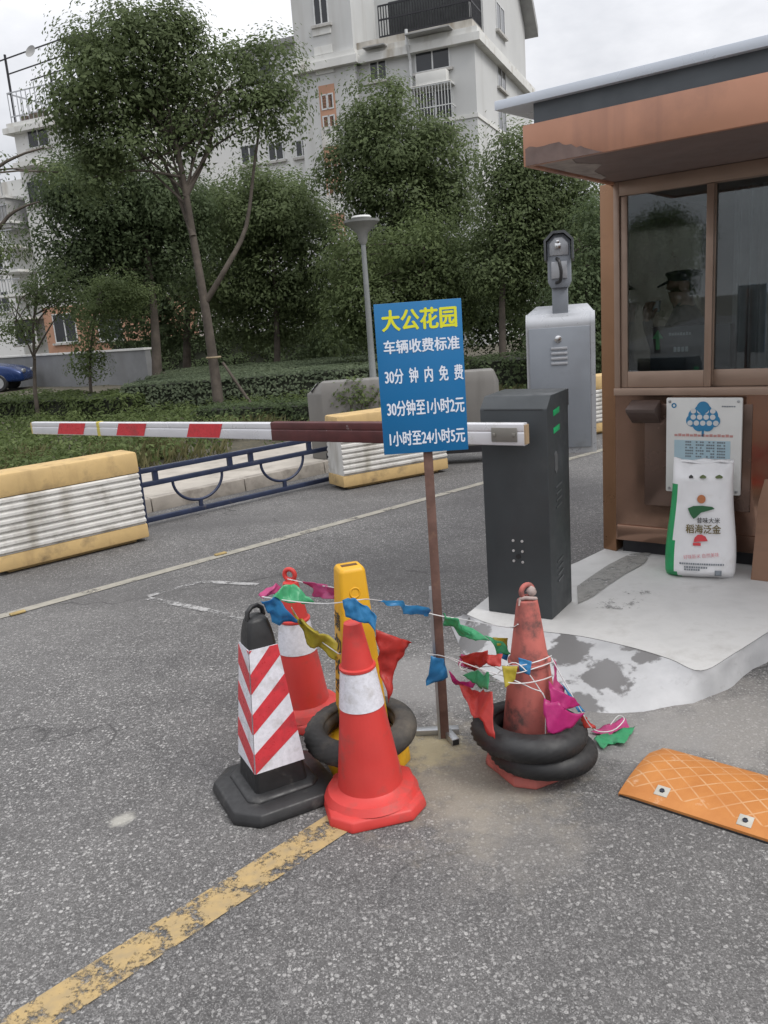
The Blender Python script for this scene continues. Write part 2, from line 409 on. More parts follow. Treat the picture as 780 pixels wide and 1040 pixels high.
# the cement traffic island the booth and the barrier stand on
ISZ = .11
top_px = [(474, 624), (500, 634), (540, 640), (590, 646), (640, 657), (680, 669), (712, 681), (745, 664), (792, 634)]
toe_px = [(456, 630), (470, 664), (500, 690), (556, 717), (610, 727), (662, 723), (726, 707), (757, 686), (806, 655)]
tops = [P(x, y, ISZ) for x, y in top_px]; toes = [P(x, y, 0) for x, y in toe_px]
def smooth_line(pts, k=5):
    out = []
    for i in range(len(pts) - 1):
        p0, p1, p2, p3 = pts[max(i - 1, 0)], pts[i], pts[i + 1], pts[min(i + 2, len(pts) - 1)]
        for j in range(k):
            t = j / k
            out.append(.5 * ((2 * p1) + (p2 - p0) * t + (2 * p0 - 5 * p1 + 4 * p2 - p3) * t * t + (3 * p1 - p0 - 3 * p2 + p3) * t ** 3))
    out.append(pts[-1]); return out
ts, to = smooth_line(tops), smooth_line(toes)
back = [P(613, 558, ISZ), P(586, 571, ISZ), P(496, 606, ISZ)]
far = [tops[-1] + Vector((3, -1.2, 0)), Vector((6.5, 3.5, ISZ)), Vector((6.5, 6.2, ISZ)), Vector((2.6, 6.4, ISZ))]
b = MB(); outline = ts + far + back
b.add([tuple(p) for p in outline], [tuple(range(len(outline)))])
o_ = far + back
low = [Vector((p.x, p.y, -.02)) for p in [ts[-1]] + o_ + [ts[0]]]; hi_ = [ts[-1]] + o_ + [ts[0]]
for i in range(len(low) - 1): b.add([tuple(low[i]), tuple(low[i + 1]), tuple(hi_[i + 1]), tuple(hi_[i])], [(0, 1, 2, 3)])
isl = struct(b.build('traffic_island', CEM))
m, n, bs_ = new_mat('smeared_wet_cement'); v = coord(n)
c = mixc(n, ramp(n, noise(n, v, 7, 6), .3, .7), (.35, .352, .36), (.46, .462, .47))
c = mixc(n, ramp(n, noise(n, v, 22, 7, .7), .58, .72, 0, .6), c, (.29, .287, .285))
wet = None
for px, py, rad, zz in ((578, 668, .13, .05), (612, 690, .115, .04), (655, 673, .075, .06), (596, 712, .09, .02), (478, 645, .12, .06), (640, 664, .05, .08), (540, 690, .1, .03)):
    q = P(px, py, zz)
    dn = nd(n, 'ShaderNodeVectorMath', operation='DISTANCE'); n.links.new(v, dn.inputs[0]); dn.inputs[1].default_value = q
    a = n.nodes.new('ShaderNodeMath'); a.operation = 'ADD'; n.links.new(dn.outputs['Value'], a.inputs[0])
    n.links.new(ramp(n, noise(n, v, 11, 6, .6), .25, .75, -rad * .75, rad * .75), a.inputs[1])
    r_ = ramp(n, a.outputs[0], rad * 1.02, rad * .80)
    if wet is None: wet = r_
    else:
        mm = n.nodes.new('ShaderNodeMath'); mm.operation = 'MAXIMUM'; n.links.new(wet, mm.inputs[0]); n.links.new(r_, mm.inputs[1]); wet = mm.outputs[0]
c = mixc(n, wet, c, (.150, .147, .147))
n.links.new(c, bs_.inputs['Base Color']); n.links.new(ramp(n, wet, 0, 1, .65, .28), bs_.inputs['Roughness'])
bump(n, bs_, noise(n, v, 45, 6), .25)
WETC = m
b = MB(); rows = []
for k, t in enumerate((0, .12, .35, .7, 1.0)):
    row = []
    for i, (p, q) in enumerate(zip(ts, to)):
        x = p.lerp(q, t); x.z = ISZ * (1 - t) ** (.85) - (.004 if t == 0 else 0)
        if t == 1: x.z = -.01
        w = mnoise.noise(Vector((x.x * 9, x.y * 9, k))) * .012; x.x += w; x.y -= w if 0 < t else 0
        row.append(tuple(x) if t else tuple(p - Vector((0, 0, .002))))
    rows.append(row)
nr = len(rows[0])
b.add([p for r in rows for p in r], [(i * nr + j, i * nr + j + 1, (i + 1) * nr + j + 1, (i + 1) * nr + j) for i in range(len(rows) - 1) for j in range(nr - 1)])
struct(b.build('traffic_island_ramp', WETC, smooth=60))
# a shallow drain channel of bare grey cement across the island
GREYC = m_paint('bare_grey_cement', (.27, .265, .25), .555, (.20, .195, .185), 18)
b = MB(); b.add([tuple(P(x, y, ISZ) + Vector((0, 0, .004))) for x, y in ((586, 596), (600, 586), (618, 574), (640, 563), (662, 561), (654, 573), (634, 584), (616, 596), (603, 606), (587, 614))], [tuple(range(10))])
struct(b.build('drain_strip', GREYC))
SPOTM = m_paint('dark_wet_spots', (.27, .265, .26), .765, None, 14)
b = MB(); q = P(625, 610, ISZ)
b.add([tuple(P(x, y, ISZ) + Vector((0, 0, .004))) for x, y in ((600, 618), (650, 620), (672, 602), (630, 598))], [(0, 1, 2, 3)])
struct(b.build('damp_stain', SPOTM))

# ---------------------------------------------------------------- apartment buildings
WALLG = mat('grey_white_render', (.50, .505, .50), .9, var=.06, vs=.5, streak=((1.3, 1.3, .12), (.40, .395, .38), .56, .78), bmp=.1, bs=12)
WALLW = mat('pale_render', (.62, .62, .61), .9, var=.05, vs=.5, streak=((1.1, 1.1, .1), (.50, .49, .47), .58, .8))
TRIM = mat('white_cornice', (.60, .60, .58), .85, var=.08, vs=1, streak=((1.5, 1.5, .3), (.36, .33, .28), .55, .75))
ORANGE = mat('terracotta_render', (.43, .245, .165), .9, var=.12, vs=1.0)
DARKGL = mat('dark_window_pane', (.02, .023, .027), .06, var=.3, vs=.6, spec=.6)
FRAMEW = mat('pale_window_frame', (.55, .56, .56), .5, var=.08)
DARKM = mat('dark_iron', (.022, .022, .026), .5, .3, var=.2)
SILL = mat('window_sill_cement', (.44, .43, .41), .85, var=.1, streak=((4, 4, 1), (.25, .23, .21), .5, .75))
ROOFG = mat('grey_roof_slab', (.30, .30, .295), .85, var=.15, vs=2)
UAZ = R(157.2); BV = UAZ - math.pi / 2                                # along the street front to the left; back along the gable side
K = D(481, 29, 36.0); KZ = K.z; K0 = Vector((K.x, K.y, 0))
bld = thing('apartment_building', 'grey six storey apartment block with terrace railing and gabled top behind the trees', 'building', K0)
def frame_of(az, K_, inward):           # local x along az, local y into the wall
    d = azv(az); i = azv(inward); return Matrix(((d.x, i.x, 0, 0), (d.y, i.y, 0, 0), (0, 0, 1, 0), (0, 0, 0, 1)))
FM = frame_of(UAZ, K0, BV)              # front
RM = frame_of(BV, K0, UAZ)              # gable side, x runs back
def fs(x, y): return onwall(x, y, K0, UAZ)
def rs(x, y): return onwall(x, y, K0, BV)
def rect(fn, x0, y0, x1, y1):
    a, c, d_, e = fn(x0, y0), fn(x1, y0), fn(x0, y1), fn(x1, y1)
    s0, s1 = (a[0] + d_[0]) / 2, (c[0] + e[0]) / 2; z1, z0 = (a[1] + c[1]) / 2, (d_[1] + e[1]) / 2
    return min(s0, s1), max(s0, s1), z0, z1
S_BAY0, S_BAY1 = fs(363, 60)[0], fs(304, 60)[0]
S_WING = S_BAY1 + 13
bb = MB(FM)
bb.box(0, S_BAY0, 0, 11, 0, KZ - .5)
bb.build('wall', WALLG, bld)
b = MB(FM); b.box(S_BAY0, S_BAY1, -.35, 10.9, 0, KZ + 5.2); b.build('stair_tower', WALLG, bld)
b = MB(FM); b.box(S_BAY1, S_WING, .4, 10.8, 0, KZ - .9); b.build('wing', WALLW, bld)
b = MB(FM); b.box(-.3, S_BAY0 - .002, -.3, 11.2, KZ - .5, KZ - .2); b.box(-.18, S_BAY0 - .002, -.18, 11.1, KZ - .202, KZ + .05)
b.box(S_BAY0 - .2, S_BAY1 + .25, -.62, 0.1, KZ - .5, KZ - .2); b.box(S_BAY0 - .1, S_BAY1 + .12, -.5, .1, KZ - .202, KZ + .05)
b.build('cornice', TRIM, bld)
b = MB(FM); b.box(S_BAY1 + .25, S_WING, .1, 10.9, KZ - .9, KZ - .55); b.build('cornice', TRIM, bld)
# floor bands
b = MB(FM)
for k in (1, 2, 3):
    z = KZ - .5 - 2.75 * k
    b.box(-.05, S_BAY0 - .002, -.05, .05, z, z + .16); b.box(-.05, .05, .052, 11.05, z, z + .16)
b.build('floor_band', TRIM, bld)
# upper storey, set back on the terrace, gable towards the side street
s_r = rs(495, 20)[0]; g0 = .9
UZ = KZ + .05
b = MB(FM); b.extr([(0.0, UZ), (0.0, UZ)][:0] or [(2.2, UZ), (S_BAY0, UZ), (S_BAY0, UZ + 3.2), (2.2, UZ + 3.2)], 2.4, 10.6); b.build('upper_storey', WALLG, bld)
gx1 = rs(534, 60)[0]
b = MB(RM); b.extr([(1.7, UZ), (gx1, UZ), (gx1, UZ + 2.6), (gx1 - 2.2, UZ + 4.6), (1.7, UZ + 4.6)], .02, 2.3); b.build('gable_wall', WALLG, bld)
b = MB(RM); b.extr([(gx1 + .55, UZ + 2.2), (gx1 + .55, UZ + 2.62), (gx1 - 3.2, UZ + 6.15), (gx1 - 3.2, UZ + 5.65)], -.55, 6); b.build('roof', ROOFG, bld)
# terrace railing and its low wall
TW = mat('stained_parapet', (.42, .40, .36), .9, var=.15, vs=2, streak=((2, 2, .5), (.22, .18, .13), .48, .7))
b = MB(FM); b.box(.05, S_BAY0 - .004, .0, .12, UZ, UZ + .32); b.box(.05, .17, .122, 1.6, UZ, UZ + .32); b.build('parapet', TW, bld)
rail = MB(FM); RZ0, RZ1 = UZ + .32, UZ + 1.55
xr = fs(384, 20)[0]
k = .1
while k < xr: rail.box(k, k + .035, .03, .07, RZ0, RZ1); k += .115
for z in (RZ0 + .02, RZ0 + .65, RZ1 - .06): rail.box(.06, xr, .028, .072, z, z + .06)
k = .2
while k < 1.6: rail.box(.08, .12, k, k + .035, RZ0, RZ1); k += .115
for z in (RZ0 + .02, RZ0 + .65, RZ1 - .06): rail.box(.078, .122, .075, 1.6, z, z + .06)
rail.build('railing', DARKM, bld)
b = MB(FM); b.box(.3, xr - .3, .5, .56, RZ0, RZ1 + .2); b.build('terrace_screen', mat('dark_shade_net', (.05, .055, .055), .8, var=.3, vs=3), bld)
def window(root, M_, r, panes=2, sill=True, bars=False, y=0., fm=None, depth=.1):
    s0, s1, z0, z1 = r
    fr = MB(M_); t = .055
    fr.box(s0, s0 + t, y - .03, y + .06, z0, z1); fr.box(s1 - t, s1, y - .03, y + .06, z0, z1)
    fr.box(s0 + t, s1 - t, y - .03, y + .06, z0, z0 + t); fr.box(s0 + t, s1 - t, y - .03, y + .06, z1 - t, z1)
    for k in range(1, panes):
        x = s0 + (s1 - s0) * k / panes; fr.box(x - .03, x + .03, y - .032, y + .06, z0 + t, z1 - t)
    w = fr.build('window', fm or FRAMEW, root)
    g = MB(M_); g.box(s0 + t - .004, s1 - t + .004, y - .012, y + .05, z0 + t - .004, z1 - t + .004); g.build('pane', DARKGL, w)
    if sill: q = MB(M_); q.box(s0 - .12, s1 + .12, y - .14, y + .02, z0 - .1, z0 - .002); q.build('sill', SILL, w)
    return w
window(bld, FM, rect(fs, 375, 54, 393, 82)); window(bld, FM, rect(fs, 421, 40, 457, 72))
for x0, y0, x1, y1 in ((240, 145, 258, 166), (296, 140, 310, 158), (268, 143, 284, 162), (238, 190, 258, 214), (294, 186, 309, 208)):
    window(bld, FM, rect(fs, x0, y0, x1, y1), y=.4)
for x0, y0, x1, y1 in ((505, 58, 513, 91), (506, 108, 514, 140), (504, 6, 512, 34)): window(bld, RM, rect(rs, x0, y0, x1, y1))
r = rect(fs, 322, -4, 337, 28); window(bld, FM, r, 2, y=-.35)
# awning brackets, cage, air conditioner, downpipe
b = MB(FM); r = rect(fs, 419, 36, 459, 40); b.extr([(r[0] - .1, r[3]), (r[1] + .1, r[3]), (r[1] + .1, r[3] + .05), (r[0] - .1, r[3] + .05)], -.7, 0); b.build('awning', ROOFG, bld)
b = MB(FM); r = rect(fs, 373, 50, 395, 54); b.box(r[0], r[1], -.55, 0, r[3] - .02, r[3] + .03); b.build('awning', ROOFG, bld)
r = rect(fs, 424, 92, 461, 132); window(bld, FM, r, 2, sill=False)
cg = MB(FM); s0, s1, z0, z1 = r; k = s0 - .1
while k < s1 + .12: cg.box(k, k + .025, -.6, -.575, z0 - .1, z1 + .1); k += .13
for z in (z0 - .1, (z0 + z1) / 2, z1 + .07): cg.box(s0 - .1, s1 + .12, -.605, -.57, z, z + .035); cg.box(s0 - .1, s0 - .07, -.57, 0, z, z + .035); cg.box(s1 + .09, s1 + .12, -.57, 0, z, z + .035)
cg.build('security_cage', FRAMEW, bld)
b = MB(FM); b.box(s0 - .12, s1 + .12, -.62, .0, z0 - .2, z0 - .102); b.build('cage_shelf', SILL, bld)
b = MB(FM); b.box(s0 + .1, s1 - .15, -.5, -.02, z1 + .16, z1 + .62); b.box(s0 - .1, s1 + .1, -.62, -.0, z1 + .1, z1 + .158); b.build('air_conditioner', TRIM, bld, bevel=.03)
b = MB(FM); a = fs(416, 33); b.tube([(a[0], -.42, KZ + .35), (a[0], -.42, KZ - .2), (a[0], -.12, KZ - .75), (a[0], -.1, 0)], .065); b.build('downpipe', FRAMEW, bld)
# stair window strip: orange panels with little windows, white louvres on top
sx0, sx1 = fs(343, 90)[0], fs(327, 90)[0]; y = -.35
zt = fs(335, 88)[1]
b = MB(FM); b.box(sx0, sx1, y - .012, y + .05, 3, zt); b.build('orange_panel', ORANGE, bld)
for k in range(3): b = MB(FM); zz = zt + .25 + k * .75; b.box(sx0 - .05, sx1 + .05, y - .05, y + .02, zz + .18, zz + .5); b.build('louvre', TRIM, bld)
k = zt - .35
while k > 3:
    window(bld, FM, (sx0 + .08, sx0 + .42, k - .62, k), 1, False, y=y); window(bld, FM, (sx1 - .42, sx1 - .08, k - .62, k), 1, False, y=y)
    window(bld, FM, (sx0 + .08, sx0 + .42, k - 1.55, k - .85), 1, False, y=y); window(bld, FM, (sx1 - .42, sx1 - .08, k - 1.55, k - .85), 1, False, y=y)
    k -= 2.75
for k in range(5):
    b = MB(FM); zz = zt - 2.75 * (k + 1) + .3; b.box(sx0 - .03, sx1 + .03, y - .03, y + .03, zz, zz + .8)
    if zz > 2: b.build('spandrel', TRIM, bld)
# rooftop room of the wing, left of the stair tower
a0, a1 = fs(302, 30)[0], fs(222, 45)[0]
b = MB(FM); b.box(S_BAY1 + .002, a1, 1.2, 8, KZ - .55, KZ + 1.25); b.build('rooftop_room', WALLG, bld)
b = MB(FM); b.box(S_BAY1 + .002, a1 + .3, .9, 8.3, KZ + 1.252, KZ + 1.5); b.build('rooftop_room_roof', ROOFG, bld)
k = a1 - .6
while k > S_BAY1 + 2.2:
    window(bld, FM, (k - 1.35, k, KZ - .1, KZ + .95), 2, False, y=1.2); k -= 1.75

# the block at the left edge of the view
K1 = D(13, 129, 43.0); Z1 = K1.z; K1b = Vector((K1.x, K1.y, 0))
U1 = R(157.2) - math.pi; V1 = U1 + math.pi / 2
bl = thing('apartment_building', 'white apartment block at the left with a rooftop pergola and satellite dish', 'building', K1b)
M1 = frame_of(U1, K1b, V1)
def f1(x, y): return onwall(x, y, K1b, U1)
b = MB(M1); b.box(0, 7.6, 0, 10, 3.3, Z1 - .35); b.build('wall', WALLW, bl)
b = MB(M1); b.box(-.02, 7.62, -.02, 10, 0, 3.298); b.build('ground_floor_wall', ORANGE, bl)
b = MB(M1); b.box(-.35, 7.95, -.35, 10.3, Z1 - .35, Z1 - .1); b.box(-.2, 7.8, -.2, 10.2, Z1 - .102, Z1 + .12); b.build('cornice', TRIM, bl)
b = MB(M1); b.box(4.2, 7.6, 1.5, 9, Z1 + .12, Z1 + 3.0); b.build('rooftop_room', WALLG, bl)
b = MB(M1)
for x in np.arange(.0, 4.2, .28): b.box(x, x + .03, -.05, -.02, Z1 + .12, Z1 + 1.5)
for z in (Z1 + .4, Z1 + 1.45): b.box(0, 4.2, -.06, -.015, z, z + .05)
for yy in np.arange(.3, 6, .5): b.box(-.05, -.02, yy, yy + .03, Z1 + .12, Z1 + 1.5)
b.box(-.06, -.015, 0, 6, Z1 + 1.46, Z1 + 1.52)
b.build('railing', GALV, bl)
b = MB(M1)
for x, yy in ((.05, .1), (3.8, .1), (.05, 3), (3.8, 3)): b.box(x, x + .08, yy, yy + .08, Z1 + .12, Z1 + 3.2)
for z_, y0 in ((2.9, .1), (2.85, 1.5), (2.9, 3.0)): b.bar((-1.2, y0, Z1 + z_), (4.4, y0 - .3, Z1 + z_ + .25), .05)
b.box(2.9, 4.6, .6, 3.2, Z1 + 3.42, Z1 + 3.47)
b.build('pergola', DARKM, bl)
b = MB(M1 @ Matrix.Translation((2.0, -.15, Z1 + 2.9)) @ Matrix.Rotation(R(70), 4, 'X')); b.lathe([(.02, 0), (.15, .02), (.28, .08), (.285, .09), (.15, .035), (.02, .015)], 20); b.build('satellite_dish', ROOFG, bl, smooth=50)
for i, x in enumerate((.4, .9, 1.5, 2.4, 3.1)):
    b = MB(M1); b.box(x, x + .35, .2, .5, Z1 + .122, Z1 + .45 + .08 * (i % 3)); b.build('flower_box', mat('rooftop_pots', (.14, .11, .09), .9), bl)
for px in ((28, 129, 50, 150), (28, 182, 52, 207)): window(bl, M1, rect(f1, *px), 2)
window(bl, M1, rect(f1, 73, 125, 80, 140), 1)
b = MB(M1); r = rect(f1, 24, 166, 46, 171); b.box(r[0], r[1], -.7, 0, r[2], r[3]); b.build('awning', TRIM, bl)
for px in ((55, 318, 78, 348), (16, 322, 36, 350), (100, 318, 124, 345)): window(bl, M1, rect(f1, *px), 2, y=-.02)
for z in (6.3, 9.3):
    b = MB(M1); b.box(-.04, 7.64, -.04, .1, z, z + .14); b.build('floor_band', TRIM, bl)
# a stack of balconies at its left
b = MB(M1)
for z in np.arange(2.8, 9.5, 1.15): b.box(-2.3, -.3, -.9, .6, z, z + .12)
b.box(-2.3, -.3, .61, .75, 0, 9.6); b.build('balcony_slab', TRIM, bl)
b = MB(M1)
for z in np.arange(2.9, 9.0, 1.15):
    for x in np.arange(-2.3, -.3, .2): b.box(x, x + .03, -.9, -.87, z, z + .7)
    b.box(-2.3, -.3, -.905, -.865, z + .7, z + .75)
b.build('balcony_railing', GALV, bl)
b = MB(M1); b.box(-2.1, -.4, -.86, .4, 7.2, 8.6); b.build('balcony_enclosure', ROOFG, bl)
# farther white block beyond it
K2 = D(7, 186, 62); K2b = Vector((K2.x, K2.y, 0))
bf = thing('apartment_building', 'far white apartment block cut off by the left edge of the view', 'building', K2b)
M2 = frame_of(U1, K2b, V1)
b = MB(M2); b.box(-14, 0, 0, 10, 0, K2.z - .3); b.build('wall', WALLW, bf)
b = MB(M2); b.box(-14.3, .3, -.3, 10, K2.z - .3, K2.z); b.build('cornice', TRIM, bf)
for z in (4, 7): window(bf, M2, (-3.2, -1.6, z, z + 1.5), 2)

# grey boundary wall before the left block
wa, wb = P(20, 393, .1), P(160, 391, .1)
wd = (wb - wa).normalized(); ang = math.atan2(wd.y, wd.x)
wa = wa - wd * 7
gw = thing('boundary_wall', 'plain grey boundary wall between the hedges and the left apartment block', 'wall', (wa.x, wa.y, 0), ang)
b = MB(); b.box(0, 14.6, 0, .2, 0, 1.15); b.build('wall_panel', mat('grey_wall_render', (.19, .195, .20), .9, var=.15, vs=1.5, streak=((1, 1, .2), (.16, .16, .16), .5, .75)), gw)
b = MB(); b.box(-.02, 14.62, -.04, .24, 1.152, 1.21); b.build('coping', TRIM, gw)

# ---------------------------------------------------------------- trees and hedges
BARK = mat('grey_brown_bark', (.080, .066, .054), .95, var=.35, vs=6, bmp=.8, bs=35)
LEAF_A = m_leaf('camphor_leaves', (.108, .142, .064), (.160, .205, .088), .75)
LEAF_B = m_leaf('dark_camphor_leaves', (.074, .104, .050), (.120, .160, .074), .75)
LEAF_C = m_leaf('light_camphor_leaves', (.105, .140, .058), (.162, .208, .084), .75)
LEAF_H = m_leaf('clipped_hedge_leaves', (.125, .160, .100), (.195, .235, .145), .85)
LEAF_W = m_leaf('weed_leaves', (.085, .120, .042), (.165, .210, .080), .8)
LEAF_D = m_leaf('dry_grass_blades', (.10, .10, .045), (.19, .175, .085), .8)
def tree(label, base_px, Y, lobes_px, trunk_px, m, seed, n_clump, per, leaf=.12, r0=.13, clump=.42, group='trees behind the hedge', cat='tree', base=None, limbs=(), kind='broadleaf_tree'):
    """lobes_px: (x, y, radius_x, radius_y, metres nearer or farther); trunk_px: path of the trunk from its foot up"""
    rng = np.random.default_rng(seed); rd = random.Random(seed)
    foot = D(*base_px, Y); foot.z = .1
    t = thing(kind, label, cat, foot, 0, group)
    px = Y / F
    lobes = []
    for x, y, rx, ry, dy in lobes_px:
        c = D(x, y, Y + dy) - foot; q = (Y + dy) / F
        lobes.append((tuple(c), (rx * q, (rx + ry) / 2 * q * .9, ry * q)))
    tr = MB()
    path = [Vector((0, 0, -.15))] + [D(x, y, Y + .05 * (i % 2)) - foot for i, (x, y) in enumerate(trunk_px)]
    r0 *= .84; rad = [r0 * 1.35] + [r0 * (1 - .66 * i / max(1, len(path) - 2)) for i in range(len(path) - 1)]
    path = smooth_line(path, 4); rad = list(np.interp(np.linspace(0, len(rad) - 1, len(path)), range(len(rad)), rad))
    tr.tube(path, rad, 10)
    for lp in limbs:
        q = smooth_line([D(x, y, Y + d_) - foot for x, y, d_ in lp], 3); tr.tube(q, list(np.linspace(r0 * .55, r0 * .15, len(q))), 7)
    top = path[-1]
    for c, r in lobes:
        for k in range(2):
            e = Vector(c) + Vector((rd.uniform(-.6, .6) * r[0], rd.uniform(.1, .7) * r[1], rd.uniform(-.3, .5) * r[2]))
            st = path[int(len(path) * rd.uniform(.70, .99))]
            if (e - st).length < 6:
                mid = st.lerp(e, .5) + Vector((rd.uniform(-.15, .15), rd.uniform(-.15, .15), rd.uniform(0, .25)))
                tr.tube(smooth_line([st, mid, e], 3), list(np.linspace(r0 * .26, .010, 7)), 6)
    tr.build('trunk', BARK, t, smooth=60)
    p, nrm = crown_points(lobes, int(n_clump * .62), per * 4.2, clump * 1.2, rng)
    p2, n2 = crown_points([(c, tuple(k * .68 for k in r)) for c, r in lobes], int(n_clump * .30), per * .5, clump, rng)   # the denser inside of the crown
    p, nrm = np.concatenate([p, p2]), np.concatenate([nrm, n2]); sz_l = np.concatenate([np.full(len(p) - len(p2), leaf * .74), np.full(len(p2), leaf * 1.35)])
    leaf_mesh('crown', p, nrm, sz_l, rng, m, t, .5)
    return t
GT = 'street trees standing behind the hedge'
tree('tallest leafy tree, its bare leaning trunk forking before the hedge', (223, 417), 14.8,
     [(140, 60, 60, 46, 0), (205, 72, 36, 42, .4), (98, 80, 36, 38, -.3), (165, 112, 58, 40, .3), (118, 142, 44, 34, 0), (268, 78, 34, 38, .3), (274, 118, 28, 28, .2), (72, 118, 24, 26, 0), (236, 108, 22, 32, 0), (152, 26, 38, 20, 0), (95, 175, 34, 24, .1), (190, 145, 34, 22, .3)],
     [(223, 417), (217, 370), (208, 310), (196, 240), (186, 180), (176, 135)], LEAF_A, 11, 345, 50, .105, .12, .36, GT,
     limbs=[[(210, 305, 0), (232, 268, -.1), (250, 230, .1), (258, 170, .2), (266, 110, .2)], [(196, 240, 0), (178, 190, .2), (150, 130, 0)], [(188, 200, 0), (212, 150, .2), (222, 90, .3)]])
tree('dark bushy tree low at the left, half behind the tallest tree', (160, 385), 19.5,
     [(120, 205, 62, 50, 0), (75, 240, 44, 40, 0), (150, 250, 55, 42, .6), (110, 285, 60, 36, .4), (75, 190, 32, 30, .2), (165, 212, 44, 36, .5), (65, 285, 26, 22, 0)],
     [(160, 385), (158, 340), (154, 290), (145, 230)], LEAF_B, 12, 430, 46, .13, .15, .46, GT)
tree('medium tree with a slim straight trunk between the tallest tree and the street lamp', (282, 383), 21.5,
     [(270, 215, 55, 45, 0), (305, 240, 45, 45, .3), (240, 235, 40, 40, .2), (285, 290, 60, 32, .3), (230, 290, 48, 34, .4), (320, 300, 34, 32, .5), (286, 196, 30, 20, 0), (270, 335, 50, 22, .8)],
     [(282, 383), (281, 330), (279, 280), (275, 230)], LEAF_A, 13, 430, 46, .135, .11, .46, GT)
tree('rounded tree before the orange stair windows, right of the street lamp', (408, 376), 20.0,
     [(385, 120, 36, 30, 0), (400, 150, 58, 42, 0), (440, 165, 42, 38, .3), (360, 170, 36, 30, .2), (410, 200, 66, 40, .3), (455, 210, 34, 30, .2), (420, 255, 72, 40, .3), (380, 270, 50, 40, .6)],
     [(408, 376), (406, 330), (402, 270), (396, 200)], LEAF_A, 14, 460, 46, .13, .12, .44, GT)
tree('low spreading tree filling the gap behind the blue price sign', (440, 378), 17.5,
     [(430, 255, 45, 34, 0), (455, 285, 44, 38, .2), (400, 300, 42, 36, .2), (440, 330, 52, 30, .3), (360, 320, 32, 36, .3), (355, 270, 26, 30, .4)],
     [(440, 378), (438, 340), (432, 290), (430, 250)], LEAF_C, 15, 260, 46, .115, .08, .40, GT)
tree('tree with a dark trunk left of the camera post and the booth', (511, 376), 16.5,
     [(540, 165, 42, 28, 0), (515, 195, 32, 28, 0), (560, 205, 42, 34, .2), (520, 240, 44, 34, .1), (570, 250, 40, 40, .4), (500, 275, 30, 24, 0), (545, 290, 44, 34, .5), (590, 200, 28, 34, .6), (595, 285, 28, 50, .8)],
     [(511, 376), (510, 330), (511, 290), (520, 230), (530, 190)], LEAF_A, 16, 430, 46, .105, .10, .38, GT)
tree('leafy tree close behind the booth and the camera post', (592, 392), 13.5,
     [(600, 240, 24, 34, 0), (590, 300, 34, 40, 0), (605, 350, 30, 34, 0), (570, 345, 28, 34, .2), (620, 300, 20, 80, .3)],
     [(592, 392), (592, 350), (596, 300), (600, 250)], LEAF_B, 17, 210, 46, .09, .06, .32, GT)
tree('thin sapling with sparse leaves and bare twigs at the left edge', (36, 402), 16.0,
     [(30, 300, 28, 18, 0), (60, 290, 30, 18, 0), (20, 330, 22, 16, 0), (75, 310, 24, 16, 0)],
     [(36, 402), (35, 365), (34, 330), (38, 295)], LEAF_A, 18, 46, 34, .085, .045, .28, GT, kind='young_tree',
     limbs=[[(35, 365, 0), (22, 335, .1), (10, 310, 0)], [(35, 360, 0), (52, 330, 0), (70, 305, 0)], [(34, 345, 0), (20, 320, 0), (4, 300, .1)], [(35, 330, 0), (55, 305, 0)]])
tree('bushy young tree with low twigs before the grey boundary wall', (92, 394), 17.5,
     [(95, 330, 24, 24, 0), (110, 300, 32, 22, 0), (88, 365, 18, 18, 0), (130, 305, 26, 18, .2)],
     [(92, 394), (92, 360), (95, 330), (100, 300)], LEAF_C, 19, 90, 34, .085, .04, .26, GT, kind='young_tree')
tree('broad dark tree standing farthest back between the two apartment blocks', (190, 372), 27.0,
     [(180, 240, 60, 50, 0), (225, 232, 50, 36, 0), (130, 280, 60, 40, 0), (215, 300, 80, 45, 0), (300, 220, 40, 40, 0), (330, 330, 60, 40, 0), (160, 335, 70, 26, 1)],
     [(190, 372), (190, 330), (192, 280), (195, 230)], LEAF_B, 20, 420, 44, .18, .16, .62, GT)
tree('dark tree standing farthest back at the right behind the camera post', (560, 368), 25.0,
     [(540, 240, 50, 40, 0), (590, 260, 45, 50, 0), (480, 300, 50, 44, 0), (530, 320, 60, 40, 0), (450, 330, 45, 30, 0), (590, 345, 50, 36, 0)],
     [(560, 368), (560, 330), (556, 290), (550, 240)], LEAF_B, 21, 360, 44, .17, .14, .58, GT)
tree('overhanging bough of a tree at the left edge, bare twigs below the pergola', (-40, 400), 14.0,
     [(45, 172, 22, 10, 0), (-60, 190, 50, 40, 0), (-30, 250, 36, 30, 0), (-60, 300, 50, 40, 0)],
     [(-40, 400), (-42, 330), (-40, 260), (-45, 200)], LEAF_A, 22, 110, 40, .10, .09, .36, GT,
     limbs=[[(-42, 250, 0), (-10, 180, 0), (15, 160, 0), (45, 150, 0)], [(-42, 300, 0), (0, 230, 0), (20, 212, 0), (40, 205, 0)]])

